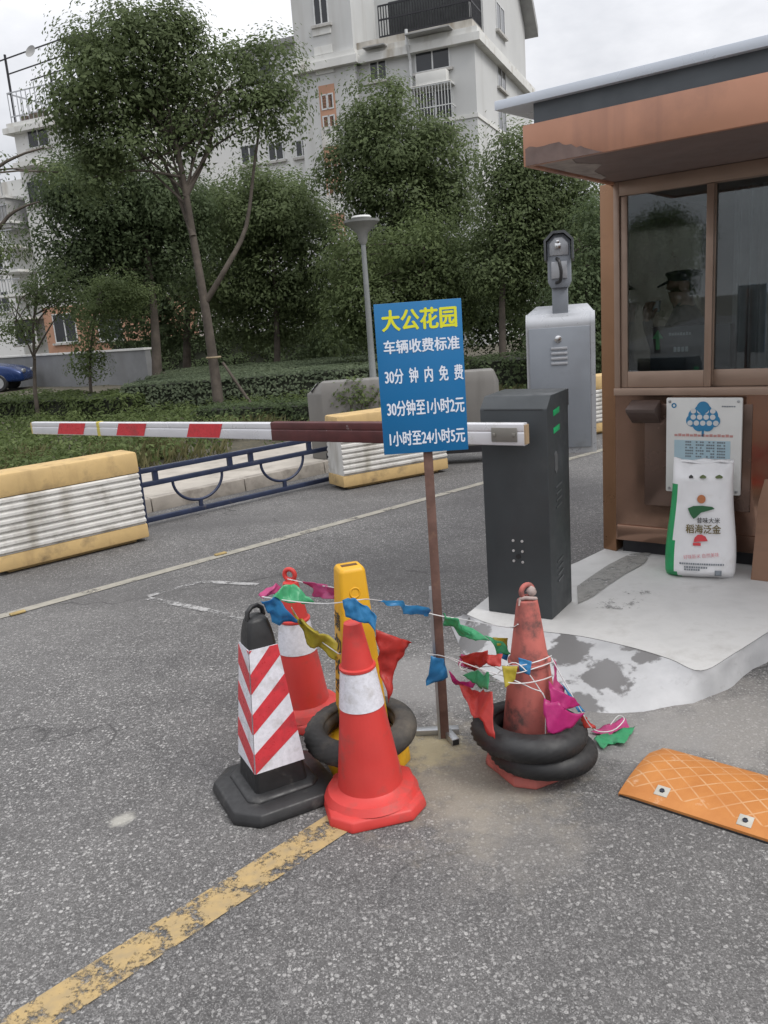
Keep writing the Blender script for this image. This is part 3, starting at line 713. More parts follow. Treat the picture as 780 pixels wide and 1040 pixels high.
def hedge(label, x0, x1, y0, y1, h, m, seed, leaf, dens, top=.06, az=0., loc=None, group='clipped hedges in the planting bed', coremat=None):
    """a clipped hedge: dark twiggy core under a shell of leaves; local box x0..x1, y0..y1"""
    rng = np.random.default_rng(seed)
    t = thing('hedge', label, 'hedge', loc, az, group)
    b = MB(); b.box(x0 + .07, x1 - .07, y0 + .07, y1 - .07, -.1, h - .06); b.build('branches', mat('hedge_twigs', (.02, .024, .014), .95), t)
    A = np.array([(x1 - x0) * (y1 - y0), (x1 - x0) * h, (y1 - y0) * h, (y1 - y0) * h, (x1 - x0) * h * .3]); n = (A * dens).astype(int)
    pts, nr = [], []
    for k in range(5):
        u, v_ = rng.uniform(0, 1, n[k]), rng.uniform(0, 1, n[k]); dpt = np.abs(rng.normal(0, .035, n[k]))
        X = x0 + u * (x1 - x0); Yy = y0 + v_ * (y1 - y0)
        if k == 0: q = np.stack([X, Yy, h - dpt], 1); e = (0, 0, 1)
        elif k == 1: q = np.stack([X, y0 + dpt, v_ * h], 1); e = (0, -1, .2)
        elif k == 2: q = np.stack([x0 + dpt, y0 + v_ * (y1 - y0), u * h], 1); e = (-1, 0, .2)
        elif k == 3: q = np.stack([x1 - dpt, y0 + v_ * (y1 - y0), u * h], 1); e = (1, 0, .2)
        else: q = np.stack([X, y1 - dpt, v_ * h], 1); e = (0, 1, .2)
        pts.append(q); nr.append(np.tile(np.array(e, float), (len(q), 1)))
    pts = np.concatenate(pts); nr = np.concatenate(nr)
    lump = np.array([mnoise.noise(Vector((p[0] * 1.6, p[1] * 1.6, p[2] * 2.5 + seed))) for p in pts])
    pts = pts + nr * (lump * top)[:, None]
    leaf_mesh('leaves', pts, nr, leaf, rng, m, t, .55)
    return t
HB = .10
p0, p1 = P(126, 424, HB), P(316, 409, HB); d0 = (p1 - p0).normalized()
hl = (p1 - p0).length
p1b = P(384, 404, HB); hl = (p1b - p0).length
hedge('long clipped grey-green hedge with a flat top behind the barrier arm', 0, hl + .6, 0, 5.5, .60, LEAF_H, 31, .075, 620, .05, math.atan2(d0.y, d0.x), p0)
p0, p1 = P(196, 437, HB), P(330, 432, HB); d0 = (p1 - p0).normalized()
hedge('low dark clipped hedge just above the middle of the barrier arm', 0, 2.6, 0, .9, .34, LEAF_B, 32, .06, 900, .06, math.atan2(d0.y, d0.x), p0)
p0 = P(-30, 428, HB); p1 = P(128, 426, HB); d0 = (p1 - p0).normalized()
hedge('loose bright green hedge at the left above the tip of the barrier arm', -3, (p1 - p0).length, 0, 1.6, .42, LEAF_W, 33, .085, 620, .16, math.atan2(d0.y, d0.x), p0)
p0 = P(60, 386, HB); d0 = Vector((1, .06, 0))
hedge('tall dark hedge far back beneath the trees', 2.2, 16, 0, 1.5, 1.25, LEAF_B, 34, .10, 420, .25, math.atan2(d0.y, d0.x), p0)
p0 = P(488, 404, HB); d0 = Vector((1, .1, 0))
hedge('dark hedge behind the grey turnstiles, left of the camera post', 0, 5.5, 0, 1.2, .65, LEAF_B, 35, .08, 520, .15, math.atan2(d0.y, d0.x), p0)
# weeds and dry grass between pavement and hedges: nobody could count them
rng = np.random.default_rng(40)
def in_bed(n, s0, s1, t0, t1):
    s, t = rng.uniform(s0, s1, n), rng.uniform(t0, t1, n); return np.array([lane(a, c_, .1) for a, c_ in zip(s, t)])
cl = in_bed(3000, -7, 12, 1.8, 9)
cl = cl[[mnoise.noise(Vector((p[0] * .9, p[1] * .9, 3))) > -.25 for p in cl]]
idx = np.repeat(np.arange(len(cl)), 26); e = rng.normal(size=(len(idx), 3)); e /= np.linalg.norm(e, axis=1, keepdims=True)
pts = cl[idx] + e * np.array([.2, .2, .17]) * rng.uniform(0, 1, (len(idx), 1)) ** .5 + np.array([0, 0, .12])
tag(leaf_mesh('ground_cover', pts, e, .075, rng, LEAF_W, None, .5), 'weedy green ground cover between the pavement and the hedges', 'ground cover', None, 'stuff')
cl = in_bed(420, -6, 12, 1.76, 4.2)
cl = cl[[mnoise.noise(Vector((p[0] * .8, p[1] * .8, 9))) > -.1 for p in cl]]
idx = np.repeat(np.arange(len(cl)), 24); n_ = len(idx)
e = np.stack([rng.normal(0, .35, n_), rng.normal(0, .35, n_), np.ones(n_)], 1)
w = rng.normal(size=(n_, 2)); w /= np.linalg.norm(w, axis=1, keepdims=True); L_ = rng.uniform(.10, .28, n_)[:, None]
base = cl[idx] + np.stack([rng.normal(0, .09, n_), rng.normal(0, .09, n_), np.zeros(n_)], 1)
w3 = np.concatenate([w, np.zeros((n_, 1))], 1) * .006
vv = np.stack([base - w3, base + w3, base + e * L_ * .6 + w3 * .7, base + e * L_ + np.array([.03, 0, -.02])], 1).reshape(-1, 3)
b = MB(); b.v = [tuple(p) for p in vv]; b.f = [[4 * i, 4 * i + 1, 4 * i + 2, 4 * i + 3] for i in range(n_)]; b.mi = [0] * n_
me = bpy.data.meshes.new('dry_grass'); me.from_pydata(b.v, [], b.f); me.materials.append(LEAF_D)
o = bpy.data.objects.new('dry_grass', me); COL.objects.link(o); tag(o, 'tufts of dry yellowish grass at the edge of the pavement', 'grass', None, 'stuff')

# shrub between the two turnstiles
sp = D(362, 440, 8.75)
t = thing('shrub', 'small leafy shrub growing above the right concrete barrier', 'shrub', (sp.x, sp.y, .1))
sc_ = D(362, 408, sp.y) - Vector((sp.x, sp.y, .1)); rng = np.random.default_rng(51)
p, nr = crown_points([((sc_.x, sc_.y, sc_.z), (.24, .22, .22)), ((sc_.x + .06, sc_.y, sc_.z - .22), (.2, .2, .2))], 70, 42, .11, rng)
leaf_mesh('crown', p, nr, .05, rng, LEAF_W, t, .42)
b = MB()
for k in range(6):
    a = k * 1.05; b.tube([(0, 0, -.1), (.04 * math.cos(a), .04 * math.sin(a), .4), (sc_.x + .14 * math.cos(a), sc_.y + .14 * math.sin(a), sc_.z)], [.012, .009, .004], 6)
b.build('stem', BARK, t)

# support stake and rope on the tallest tree
f0 = P(262, 418, .1); f1_ = D(226, 368, 14.7)
tp = thing('tree_stake', 'slanting timber stake propping the leaning trunk of the tallest tree', 'stake', f0)
b = MB(); b.tube([Vector((0, 0, -.05)), f1_ - f0], [.03, .024], 8); b.build('pole', BARK, tp)
b = MB(M=Matrix.Translation(D(217, 363, 14.75) - f0)); b.torus(.12, .018, 24, 8); b.build('tie', mat('straw_rope', (.24, .19, .12), .9), tp)

# street lamp
lp = P(382, 424, .1); lp0 = Vector((lp.x, lp.y, .1)); hl_ = 4.0
lo_, hi2 = 0, 9
for _ in range(50):
    mid = (lo_ + hi2) / 2; q = Vector((lp.x, lp.y, mid)) - EYE; zz = q.dot(FWD)
    if CY - F * q.dot(UP) / zz > 226: lo_ = mid
    else: hi2 = mid
LH = lo_ - .1
t = thing('street_lamp', 'grey street lamp with a dish shade on a thin pole behind the price sign', 'street lamp', lp0)
LG = mat('lamp_grey_paint', (.19, .20, .20), .45, .2, var=.1)
b = MB(); b.lathe([(.075, -.1), (.075, .55), (.052, .62), (.045, 1.2), (.034, LH - .22), (.032, LH - .2)], 16); b.build('pole', LG, t, smooth=40)
b = MB(); b.lathe([(.042, LH - .30), (.062, LH - .26), (.08, LH - .15), (.19, LH - .05), (.255, LH + .0), (.26, LH + .03), (.0, LH + .055)], 28); b.build('lamp_shade', mat('lamp_dish', (.21, .215, .21), .5, .1, var=.1), t, smooth=40)
b = MB(); b.lathe([(.13, LH + .045), (.15, LH + .065), (.13, LH + .09), (.05, LH + .10), (0, LH + .101)], 24); b.build('lamp_bowl', mat('milky_lamp_bowl', (.45, .45, .44), .3), t, smooth=50)

# blue car at the far left
cp = P(8, 397, .1); CAZ = R(8)
t = thing('parked_car', 'small blue car parked far off at the left edge, half hidden by leaves', 'car', (cp.x - 1.4, cp.y, .1), CAZ)
BLUE = mat('blue_car_paint', (.008, .028, .11), .22, .3, var=.05, spec=.6)
prof = [(-2.1, .3), (-2.12, .62), (-1.95, .82), (-1.2, .92), (1.0, .92), (1.75, .78), (2.1, .6), (2.12, .3)]
b = MB(); b.extr(prof, -.82, .82); b.build('body', BLUE, t, bevel=.09, seg=3)
b = MB(); b.loft([[(x, s * (.78 if z < 1 else .62), z) for x, z, s in ((-1.35, .9, -1), (1.05, .9, -1), (1.05, .9, 1), (-1.35, .9, 1))], [(-.95, -.62, 1.42), (.25, -.62, 1.42), (.25, .62, 1.42), (-.95, .62, 1.42)]]); b.build('cabin', BLUE, t, bevel=.06, seg=3)
b = MB()
for s in (-1, 1): b.loft([[(-1.15, s * .77, .95), (.85, s * .77, .95), (.2, s * .645, 1.34), (-.9, s * .645, 1.34)], [(-1.15, s * .785, .95), (.85, s * .785, .95), (.2, s * .66, 1.34), (-.9, s * .66, 1.34)]])
b.build('window', DARKGL, t)
for x in (-1.3, 1.3):
    for s in (-1, 1):
        b = MB(Matrix.Translation((x, s * .74, .3)) @ Matrix.Rotation(R(90), 4, 'X')); b.lathe([(.0, -.1), (.26, -.1), (.3, -.06), (.3, .06), (.26, .1), (0, .1)], 24); w = b.build('wheel', BLACKP, t, smooth=40)
        b = MB(Matrix.Translation((x, s * .845, .3)) @ Matrix.Rotation(R(90), 4, 'X')); b.lathe([(.0, -.012), (.17, -.012), (.19, .01), (0, .01)], 20); b.build('rim', GALV, w, smooth=40)
for s in (-.55, .55): b = MB(); b.box(2.06, 2.125, s - .16, s + .16, .58, .7); b.build('headlight', GALV, t, bevel=.02)

# ---------------------------------------------------------------- concrete barriers, blue fence, turnstiles
YELB = mat('weathered_yellow_paint', (.48, .335, .15), .75, var=.12, vs=5, dirt=(.24, .17, .085), dirt_amt=(.52, .72), ds=5, bmp=.2, streak=((7, 7, 1.5), (.30, .2, .09), .55, .8))
WHTB = mat('weathered_white_paint', (.56, .55, .525), .75, var=.1, vs=5, dirt=(.27, .25, .22), dirt_amt=(.52, .74), ds=4, bmp=.2, streak=((6, 6, 1.2), (.33, .31, .27), .52, .75))
def barrier(label, loc, az, L_=1.12, H=.70, Dp=.32):
    t = thing('concrete_barrier', label, 'barrier', loc, az, 'striped concrete barriers beside the lane')
    lean = .03
    def pr_(z): return lean * z / H
    zb, zt = H * .20, H * .765
    b = MB(); b.loft([[(x, pr_(z) + 0, z), (x, Dp - pr_(z), z)] [::1] + [(x, Dp - pr_(z2), z2), (x, pr_(z2), z2)] for x in (0, L_) for z, z2 in ((.03, zb),)])
    b.box(.08, L_ - .08, .06, Dp - .06, 0, .04)
    b.build('base_band', YELB, t, bevel=.012)
    poly = []; n = 8
    for k in range(n):                                      # ribs on the near side
        z0 = zb + (zt - zb) * k / n; hh = (zt - zb) / n
        poly += [(pr_(z0) + .007, z0 + .001), (pr_(z0) + .007, z0 + hh * .22), (pr_(z0) - .010, z0 + hh * .42), (pr_(z0) - .010, z0 + hh * .8), (pr_(z0) + .007, z0 + hh * .98)]
    back_ = [(Dp - q, z) for q, z in reversed(poly)]
    b = MB(); b.loft([[(x, q, z) for q, z in poly + back_] for x in (.012, L_ - .012)]); b.build('ribbed_body', WHTB, t)
    b = MB(); b.loft([[(x, pr_(zt) - .004, zt), (x, Dp - pr_(zt) + .004, zt), (x, Dp - pr_(H), H), (x, pr_(H), H)] for x in (-.004, L_ + .004)]); b.build('top_band', YELB, t, bevel=.022)
    return t
bp = P(153, 549); BL = 1.13
BZ = R(40.5); bo = bp - azv(BZ) * BL
barrier('concrete barrier painted yellow and white, at the left edge before the blue fence', bo, BZ, BL)
bp2 = P(350, 499)
barrier('concrete barrier painted yellow and white, behind the price sign', bp2, R(30), 1.2)
bp3 = P(591, 459)
barrier('concrete barrier painted yellow and white, a narrow strip between camera post and booth', P(585, 452) + Vector((0, .4, 0)), R(28), 1.1)

NAVY = mat('navy_fence_paint', (.020, .029, .064), .45, .2, var=.2, vs=8, dirt=(.11, .10, .10), dirt_amt=(.6, .75), ds=14)
fa, fb = P(150, 529, .05), P(346, 484, .05)
fd = (fb - fa).normalized(); FL_ = (fb - fa).length + .1
t = thing('steel_fence', 'low navy blue steel fence with half circles between the two concrete barriers', 'fence', (fa.x - fd.x * .06, fa.y - fd.y * .06, 0), math.atan2(fd.y, fd.x))
FH = .47
for z in (.055, FH - .115, FH):
    b = MB(); b.box(0, FL_, -.02, .02, z - .02, z + .02); b.build('rail', NAVY, t, bevel=.003)
for x in (.18, .90, 1.12, 1.78):
    if x < FL_: b = MB(); b.box(x - .022, x + .022, -.015, .015, FH - .095, FH - .02); b.build('spacer', NAVY, t)
for x in (.57, 1.46):
    b = MB(); pts = [(x + .24 * math.cos(a), 0, FH - .135 + .20 * math.sin(a)) for a in np.linspace(math.pi, 2 * math.pi, 20)]; b.tube(pts, .013, 8); b.build('half_ring', NAVY, t, smooth=60)
    b = MB(); b.box(x - .016, x + .016, -.012, .012, .075, FH - .335); b.build('spacer', NAVY, t)
b = MB(); b.box(FL_ - .05, FL_ + .0, -.026, .026, 0, FH + .04); b.build('post', NAVY, t)
b = MB(); b.box(0, .05, -.026, .026, 0, FH + .04); b.build('post', NAVY, t)

TSM = mat('warm_grey_cabinet', (.165, .158, .148), .6, .05, var=.07, vs=4, streak=((6, 6, .8), (.13, .124, .115), .55, .8))
def turnstile(label, x0, x1, yb, ytl, ytr, cl, cr):
    a, c = P(x0, yb, .12), None
    az = R(-3); q = onwall(x1, 400, a, az); w = q[0]
    zl, zr = onwall(x0 + 25, ytl, a, az)[1] - .12, onwall(x1 - 8, ytr, a, az)[1] - .12
    h = max(zl, zr)
    t = thing('turnstile_cabinet', label, 'turnstile', a, az, 'grey turnstile cabinets by the pavement')
    poly = [(-cl[0], cl[1]), (0, 0), (w, 0), (w + cr[0], cr[1]), (w + cr[0], .32), (-cl[0], .32)]
    topp = [(0.0, .1), (0.02, .02), (w - .02, .02), (w - .0, .08), (w, .30), (0.0, .30)]
    b = MB(); b.loft([[(x, y, 0) for x, y in poly], [(x, y, h - .12) for x, y in poly], [(x, y, h) for x, y in topp]]); b.build('body', TSM, t, bevel=.012)
    b = MB(); b.box(.0, w, -.012, .012, .0, .07); b.build('plinth', DARKM, t)
    return t, h, w
t, h, w = turnstile('grey turnstile cabinet with a slot on its sloping end, left of the price sign', 332, 418, 467, 387, 383, (.17, .16), (0, .01))
b = MB(Matrix.Translation((-.075, .14, h - .052)) @ Matrix.Rotation(R(-48), 4, 'Y')); b.box(-.06, .06, -.05, .05, -.004, .006); b.build('card_slot', DARKM, t)
b = MB(Matrix.Translation((-.075, .14, h - .052)) @ Matrix.Rotation(R(-48), 4, 'Y')); 
for k in (-.025, .025): b.box(k - .012, k + .012, -.035, .035, .004, .011)
b.build('card_slot_light', FRAMEW, t)
turnstile('grey turnstile cabinet right of the price sign, behind the barrier machine', 438, 503, 462, 380, 376, (0.0, .01), (.05, .1))

# ---------------------------------------------------------------- number plate camera on its cabinet
GREYC_ = mat('light_grey_cabinet', (.235, .255, .285), .42, .25, var=.05, vs=3, dirt=(.18, .19, .2), dirt_amt=(.6, .85), ds=3)
GREYL = mat('bright_grey_lid', (.37, .38, .40), .35, .3, var=.05)
cr_ = P(606, 459); CAZ = R(-14)
W_ = -onwall(536, 400, cr_, CAZ)[0]; c0 = cr_ - azv(CAZ) * W_
HC = onwall(600, 315, cr_, CAZ)[1]
t = thing('camera_cabinet', 'light grey sheet metal cabinet carrying the plate camera beside the booth', 'camera cabinet', c0, CAZ)
DC = .34
arc = [(.0, .0), (.0, HC - .13)] + [(.13 - .13 * math.cos(a), HC - .13 + .13 * math.sin(a)) for a in np.linspace(.2, 1.35, 6)] + [(.155, HC - .003), (.16, HC - .06), (DC, HC - .06), (DC, 0)]
b = MB(); b.loft([[(x, y, z) for y, z in arc] for x in (0, .018)]); b.loft([[(x, y, z) for y, z in arc] for x in (W_ - .045, W_)])
b.loft([[(x, y + .004, z - .004 if z > .1 else z) for y, z in arc] for x in (.018, W_ - .045)]); b.build('body', GREYL, t, smooth=35)
b = MB(); b.loft([[(.004, .11, HC - .008), (W_ - .004, .11, HC - .008), (W_ - .07, DC, HC + .075), (.10, DC, HC + .075)], [(.004, .11, HC - .055), (W_ - .004, .11, HC - .055), (W_ - .07, DC, HC - .055), (.10, DC, HC - .055)]]); b.build('sloping_lid', GREYL, t, bevel=.006)
b = MB(); b.box(.03, W_ - .055, -.012, .003, .06, HC - .15); b.build('door', GREYC_, t, bevel=.006)
b = MB(Matrix.Translation((W_ * .47, -.016, HC - .27)) @ Matrix.Rotation(R(90), 4, 'X')); b.lathe([(0, -.01), (.036, -.01), (.036, .008), (.02, .016), (0, .016)], 24); b.build('lock', mat('chrome', (.6, .6, .6), .15, 1.), t, smooth=40)
for k in range(4):
    z = HC - .38 - k * .052; b = MB(); b.extr([(W_ * .36, z), (W_ * .60, z), (W_ * .60, z + .028), (W_ * .36, z + .028)], -.022, -.012); b.build('louvre', GREYL, t, bevel=.006)
b = MB(); b.box(W_ * .39, W_ * .62, .1, .27, HC - .02, HC + .27); b.build('mast', GREYC_, t, bevel=.006)
# the camera itself: a hooded housing seen from behind
t = thing('plate_camera', 'grey hooded number plate camera seen from its back with a hanging cable', 'camera', c0 + Vector((0, 0, HC + .27)), CAZ)
zt = onwall(569, 234, cr_, CAZ)[1] - HC - .27; hw = .118; cx = W_ * .505
hexa = [(-hw, .04), (-hw, zt - .10), (-hw + .07, zt - .03), (hw - .07, zt - .03), (hw, zt - .10), (hw, .04), (hw - .03, -.02), (-hw + .03, -.02)]
b = MB(Matrix.Translation((cx, 0, 0))); b.extr(hexa, .04, .44); b.build('housing', GREYC_, t, bevel=.008)
b = MB(Matrix.Translation((cx, 0, 0)))
ho = [(-hw - .03, zt - .28), (-hw - .03, zt - .085), (-hw + .055, zt + .0), (hw - .055, zt + .0), (hw + .03, zt - .085), (hw + .03, zt - .28)]
hi_ = [(hw + .008, zt - .28), (hw + .008, zt - .095), (hw - .066, zt - .025), (-hw + .066, zt - .025), (-hw - .008, zt - .095), (-hw - .008, zt - .28)]
b.extr(ho + hi_, -.03, .62); b.build('hood', mat('dark_grey_hood', (.07, .075, .08), .5, .2), t)
b = MB(Matrix.Translation((cx, 0, 0))); b.extr([(-hw + .02, zt - .24), (-hw + .02, zt - .12), (-hw + .08, zt - .06), (hw - .08, zt - .06), (hw - .02, zt - .12), (hw - .02, zt - .24)], .022, .042); b.build('back_plate', GREYL, t, bevel=.008)
b = MB(Matrix.Translation((cx - .01, .01, zt - .14))); b.box(-.03, .03, -.012, .014, -.035, .02); b.box(-.015, .015, -.02, .0, .02, .05); b.build('latch', mat('chrome', (.6, .6, .6), .15, 1.), t, bevel=.005)
b = MB(); b.tube(smooth_line([Vector(q) for q in ((cx - .02, .03, zt - .27), (cx + .0, -.04, zt - .30), (cx + .02, -.05, zt - .40), (cx + .01, -.03, .05), (cx - .03, .03, .03))], 5), .018, 8); b.build('cable', BLACKP, t, smooth=60)
b = MB(Matrix.Translation((cx, .03, .12))); b.box(-.08, .08, -.01, .012, -.05, .12); b.build('cable_cover', GREYL, t, bevel=.006)

# ---------------------------------------------------------------- barrier machine with its arm
GM = mat('dark_grey_powder_coat', (.044, .050, .054), .48, .15, var=.08, vs=5, dirt=(.085, .085, .083), dirt_amt=(.60, .85), ds=3.5, bmp=.05, bs=300)
g0 = P(496.3, 620.8, ISZ); GAZ = R(-33)
GWd = onwall(561, 629, g0, GAZ)[0]; GD = .275
HB_ = onwall(490, 415.6, g0, GAZ)[1] - ISZ
t = thing('barrier_machine', 'dark grey barrier machine with green arrows and a long white arm lowered across the lane', 'barrier gate', g0, GAZ)
side = [(0, 0), (0, HB_), (.055, HB_ + .055), (GD + .012, HB_ + .062), (GD + .012, HB_ - .02), (GD, HB_ - .02), (GD, 0)]
b = MB(); b.loft([[(x, y, z) for y, z in side] for x in (0, GWd)]); b.build('cabinet', GM, t, bevel=.006)
# door seam, keyhole, vents on the right side; bolt heads on the front
GREEN = mat('green_arrow_light', (.01, .36, .12), .4)
M_side = Matrix.Translation((GWd, 0, 0)) @ Matrix.Rotation(R(90), 4, 'Z')      # local x runs into depth, front faces +x of the machine
for z in (HB_ - .025, HB_ - .105):
    b = MB(M_side); b.extr([(.075, z - .018), (.15, z - .008), (.15, z + .018), (.075, z + .008)], -.0025, .001); b.build('arrow_light', GREEN, t, bevel=.0008)
b = MB(M_side); b.extr([(.075, HB_ - .29), (.09, HB_ - .31), (.11, HB_ - .29), (.11, HB_ - .225), (.095, HB_ - .205), (.078, HB_ - .22)], -.004, .001); b.build('lock_plate', mat('dull_grey_plate', (.16, .165, .17), .4, .5), t)
for z0 in (.62, .26):
    for k in range(4):
        b = MB(M_side); z = HB_ - 1 + z0 - k * .032; b.extr([(.085, z), (.155, z + .012), (.155, z + .02), (.085, z + .008)], -.004, .002); b.build('vent', mat('vent_edge', (.085, .09, .095), .4, .2), t)
b = MB()
for x, z in ((.145, .375), (.19, .375), (.145, .325), (.19, .325), (.145, .275), (.19, .272)):
    b.M = Matrix.Translation((x, -.001, z)) @ Matrix.Rotation(R(90), 4, 'X'); b.lathe([(0, -.004), (.0065, -.004), (.0065, .003), (0, .004)], 10)
b.build('bolt_heads', mat('bright_bolt', (.6, .6, .6), .3, .6), t)
b = MB(Matrix.Translation((.168, -.001, .298)) @ Matrix.Rotation(R(90), 4, 'X')); b.lathe([(0, -.003), (.012, -.003), (.012, .002), (0, .002)], 14); b.build('cable_hole', BLACKP, t)
b = MB(); b.box(.02, GWd - .02, -.0015, .003, HB_ - .005, HB_ - .002); b.build('lid_seam', BLACKP, t)
# arm
kq = g0 - azv(GAZ + math.pi / 2) * .085
ex, ez = onwall(534, 441, kq, GAZ); tx, tz = onwall(35, 434.5, kq, GAZ)
AZc = (ez + tz) / 2 - ISZ; AH, AT = .094, .045
tilt = math.atan2(tz - ez, ex - tx)
AM = Matrix.Translation((ex, -.085, ez - ISZ)) @ Matrix.Rotation(tilt, 4, 'Y') @ Matrix.Rotation(math.pi, 4, 'Z')     # local x from the machine towards the tip; local +y faces the viewer
AL = ex - tx
ALU = mat('white_aluminium_arm', (.60, .60, .625), .35, .2, var=.06, vs=6, dirt=(.45, .44, .42), dirt_amt=(.58, .8), ds=6)
def arm_prof(e=0.): h = AH / 2 + e; w = AT / 2 + e; return [(-w, -h), (-w, h), (-w + .008, h + .004), (w - .008, h + .004), (w, h), (w, .017), (w - .004, .012), (w, .007), (w, -h), (w - .006, -h - .003), (-w + .006, -h - .003)]
def tk(x): return 1 - .20 * x / AL            # the arm thins out towards its tip
b = MB(AM); b.loft([[(x, y * tk(x), z * tk(x)) for y, z in arm_prof()] for x in (0, AL)]); arm = b.build('barrier_arm', ALU, t, bevel=.002)
def axx(px, py=436): return ex - onwall(px, py, kq, GAZ)[0]
for xa, xb in ((64, 90), (124, 152), (196, 229)):
    xa, xb = axx(xa), axx(xb); sl = .035
    b = MB(AM)
    w = AT / 2
    q = [(xb, w + .0022, AH / 2 - .004), (xa, w + .0022, AH / 2 - .004), (xa + sl, w + .0022, -AH / 2 + .004), (xb + sl, w + .0022, -AH / 2 + .004),
         (xb, w - .002, AH / 2 - .004), (xa, w - .002, AH / 2 - .004), (xa + sl, w - .002, -AH / 2 + .004), (xb + sl, w - .002, -AH / 2 + .004)]
    b.add([(x, y * tk(x) + .0006, z * tk(x)) for x, y, z in q],
          [(0, 1, 2, 3), (0, 4, 5, 1), (1, 5, 6, 2), (2, 6, 7, 3), (3, 7, 4, 0)])
    b.build('red_stripe', RED_REFL, arm)
x_ = axx(102.5); b = MB(AM); b.loft([[(x, y * tk(x), z * tk(x)) for y, z in arm_prof(.003)] for x in (x_ - .012, x_ + .012)]); b.build('yellow_tape', mat('yellow_tape', (.5, .42, .08), .5), arm)
MAR = mat('maroon_sleeve', (.075, .018, .018), .5, var=.3, vs=10, dirt=(.34, .32, .32), dirt_amt=(.66, .74), ds=13)
b = MB(AM); b.loft([[(x, y * tk(x), z * tk(x)) for y, z in arm_prof(.004)] for x in (axx(430), axx(278))]); b.build('sleeve', MAR, arm, bevel=.002)
b = MB(AM); b.box(.03, .155, AT / 2, AT / 2 + .006, -.032, .032)
for x in (.045, .14): b.box(x - .007, x + .007, AT / 2 + .006, AT / 2 + .012, -.008, .008)
b.build('clamp_plate', mat('clamp_grey', (.20, .19, .17), .5, .4), arm, bevel=.003)
b = MB(AM); b.box(-.008, 0.0, -AT / 2 + .004, AT / 2 - .004, -AH / 2 + .004, AH / 2 - .004); b.build('end_cap', mat('tan_end_cap', (.36, .26, .16), .6), arm)
b = MB(AM); b.box(AL, AL + .012, -AT * .39, AT * .39, -AH * .39, AH * .39); b.build('end_cap', mat('yellow_end_cap', (.5, .4, .16), .6), arm)
b = MB(Matrix.Translation((ex - .11, -.063, ez - ISZ)) @ Matrix.Rotation(R(-90), 4, 'X')); b.lathe([(0, 0), (.038, 0), (.038, .064), (0, .064)], 24); b.build('hub', GALV, t, smooth=40)

# ---------------------------------------------------------------- guard booth
B0 = P(626, 560, ISZ); BAZ = R(-37.5)
def bs(x, y, back=0.): return onwall(x, y, B0 + azv(BAZ + math.pi / 2) * back, BAZ)
booth = thing('guard_booth', 'brown metal guard booth with sliding windows and a copper coloured canopy', 'booth', B0, BAZ)
WB, DB = 2.7, 2.1
ZT = bs(626, 185)[1] - ISZ; ZS = bs(626, 394)[1] - ISZ
COPPER = mat('brown_mirror_steel', (.33, .205, .15), .17, .9, var=.10, vs=1.5, dirt=(.15, .10, .08), dirt_amt=(.55, .85), ds=2.5, streak=((5, 5, .7), (.30, .19, .14), .62, .85))
POSTM = mat('bronze_corner_steel', (.26, .14, .075), .35, .55, var=.15, vs=2, dirt=(.2, .11, .06), dirt_amt=(.55, .8), ds=4)
BRONZE = mat('bronze_window_frame', (.33, .235, .18), .42, .35, var=.08, vs=4)
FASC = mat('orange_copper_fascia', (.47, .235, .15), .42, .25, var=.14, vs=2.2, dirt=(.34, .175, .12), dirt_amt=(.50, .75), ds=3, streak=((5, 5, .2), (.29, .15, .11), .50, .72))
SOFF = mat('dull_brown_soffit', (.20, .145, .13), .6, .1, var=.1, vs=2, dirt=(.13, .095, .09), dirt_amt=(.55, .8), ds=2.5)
INNER = mat('booth_lining', (.30, .29, .27), .8, var=.1, vs=2)
# corner post, walls
b = MB(); b.prism([(0, 0), (-.092, .03), (-.10, .12), (0, .12)], .0, ZT); b.build('corner_post', POSTM, booth, bevel=.004)
b = MB(); b.box(.0, WB, .0, .05, .075, ZS - .04); b.build('lower_wall', COPPER, booth)
b = MB(); b.box(.01, WB, -.012, -.0005, .078, .17); b.build('skirting', COPPER, booth, bevel=.004)
b = MB(); b.box(.03, WB - .03, .03, DB - .05, -.02, .074); b.build('plinth', DARKM, booth)
xs = [bs(x, 470)[0] for x in (655, 763)]
b = MB(); b.box(xs[0], xs[1], -.006, -.0005, .30, ZS - .09); b.build('recessed_panel', mat('dark_brown_panel', (.15, .10, .08), .22, .7, var=.15, vs=2), booth, bevel=.002)
b = MB(); b.box(-.1, .0, .122, DB, 0, ZT); b.build('side_wall', COPPER, booth)
b = MB(); b.box(WB, WB + .08, 0, DB, 0, ZT); b.build('side_wall', COPPER, booth)
b = MB(); b.box(-.0, WB, DB - .08, DB, .0, .95); b.box(0, WB, DB - .08, DB, 1.95, ZT); b.box(0, .12, DB - .08, DB, .95, 1.95); b.box(2.3, WB, DB - .08, DB, .95, 1.95)
b.box(.80, .85, DB - .08, DB, .95, 1.95); b.box(1.55, 1.60, DB - .08, DB, .95, 1.95); b.build('back_wall', INNER, booth)
b = MB(); b.box(0, WB, .052, DB - .082, .075, .10); b.build('booth_floor', INNER, booth)
b = MB(); b.box(0, WB, .01, DB - .082, ZT - .02, ZT - .004); b.build('ceiling_panel', INNER, booth)
b = MB(); b.box(.118, 2.302, DB - .045, DB - .04, .948, 1.952); b.build('back_window', m_glass('smoked_back_glass', (.50, .56, .55)), booth)
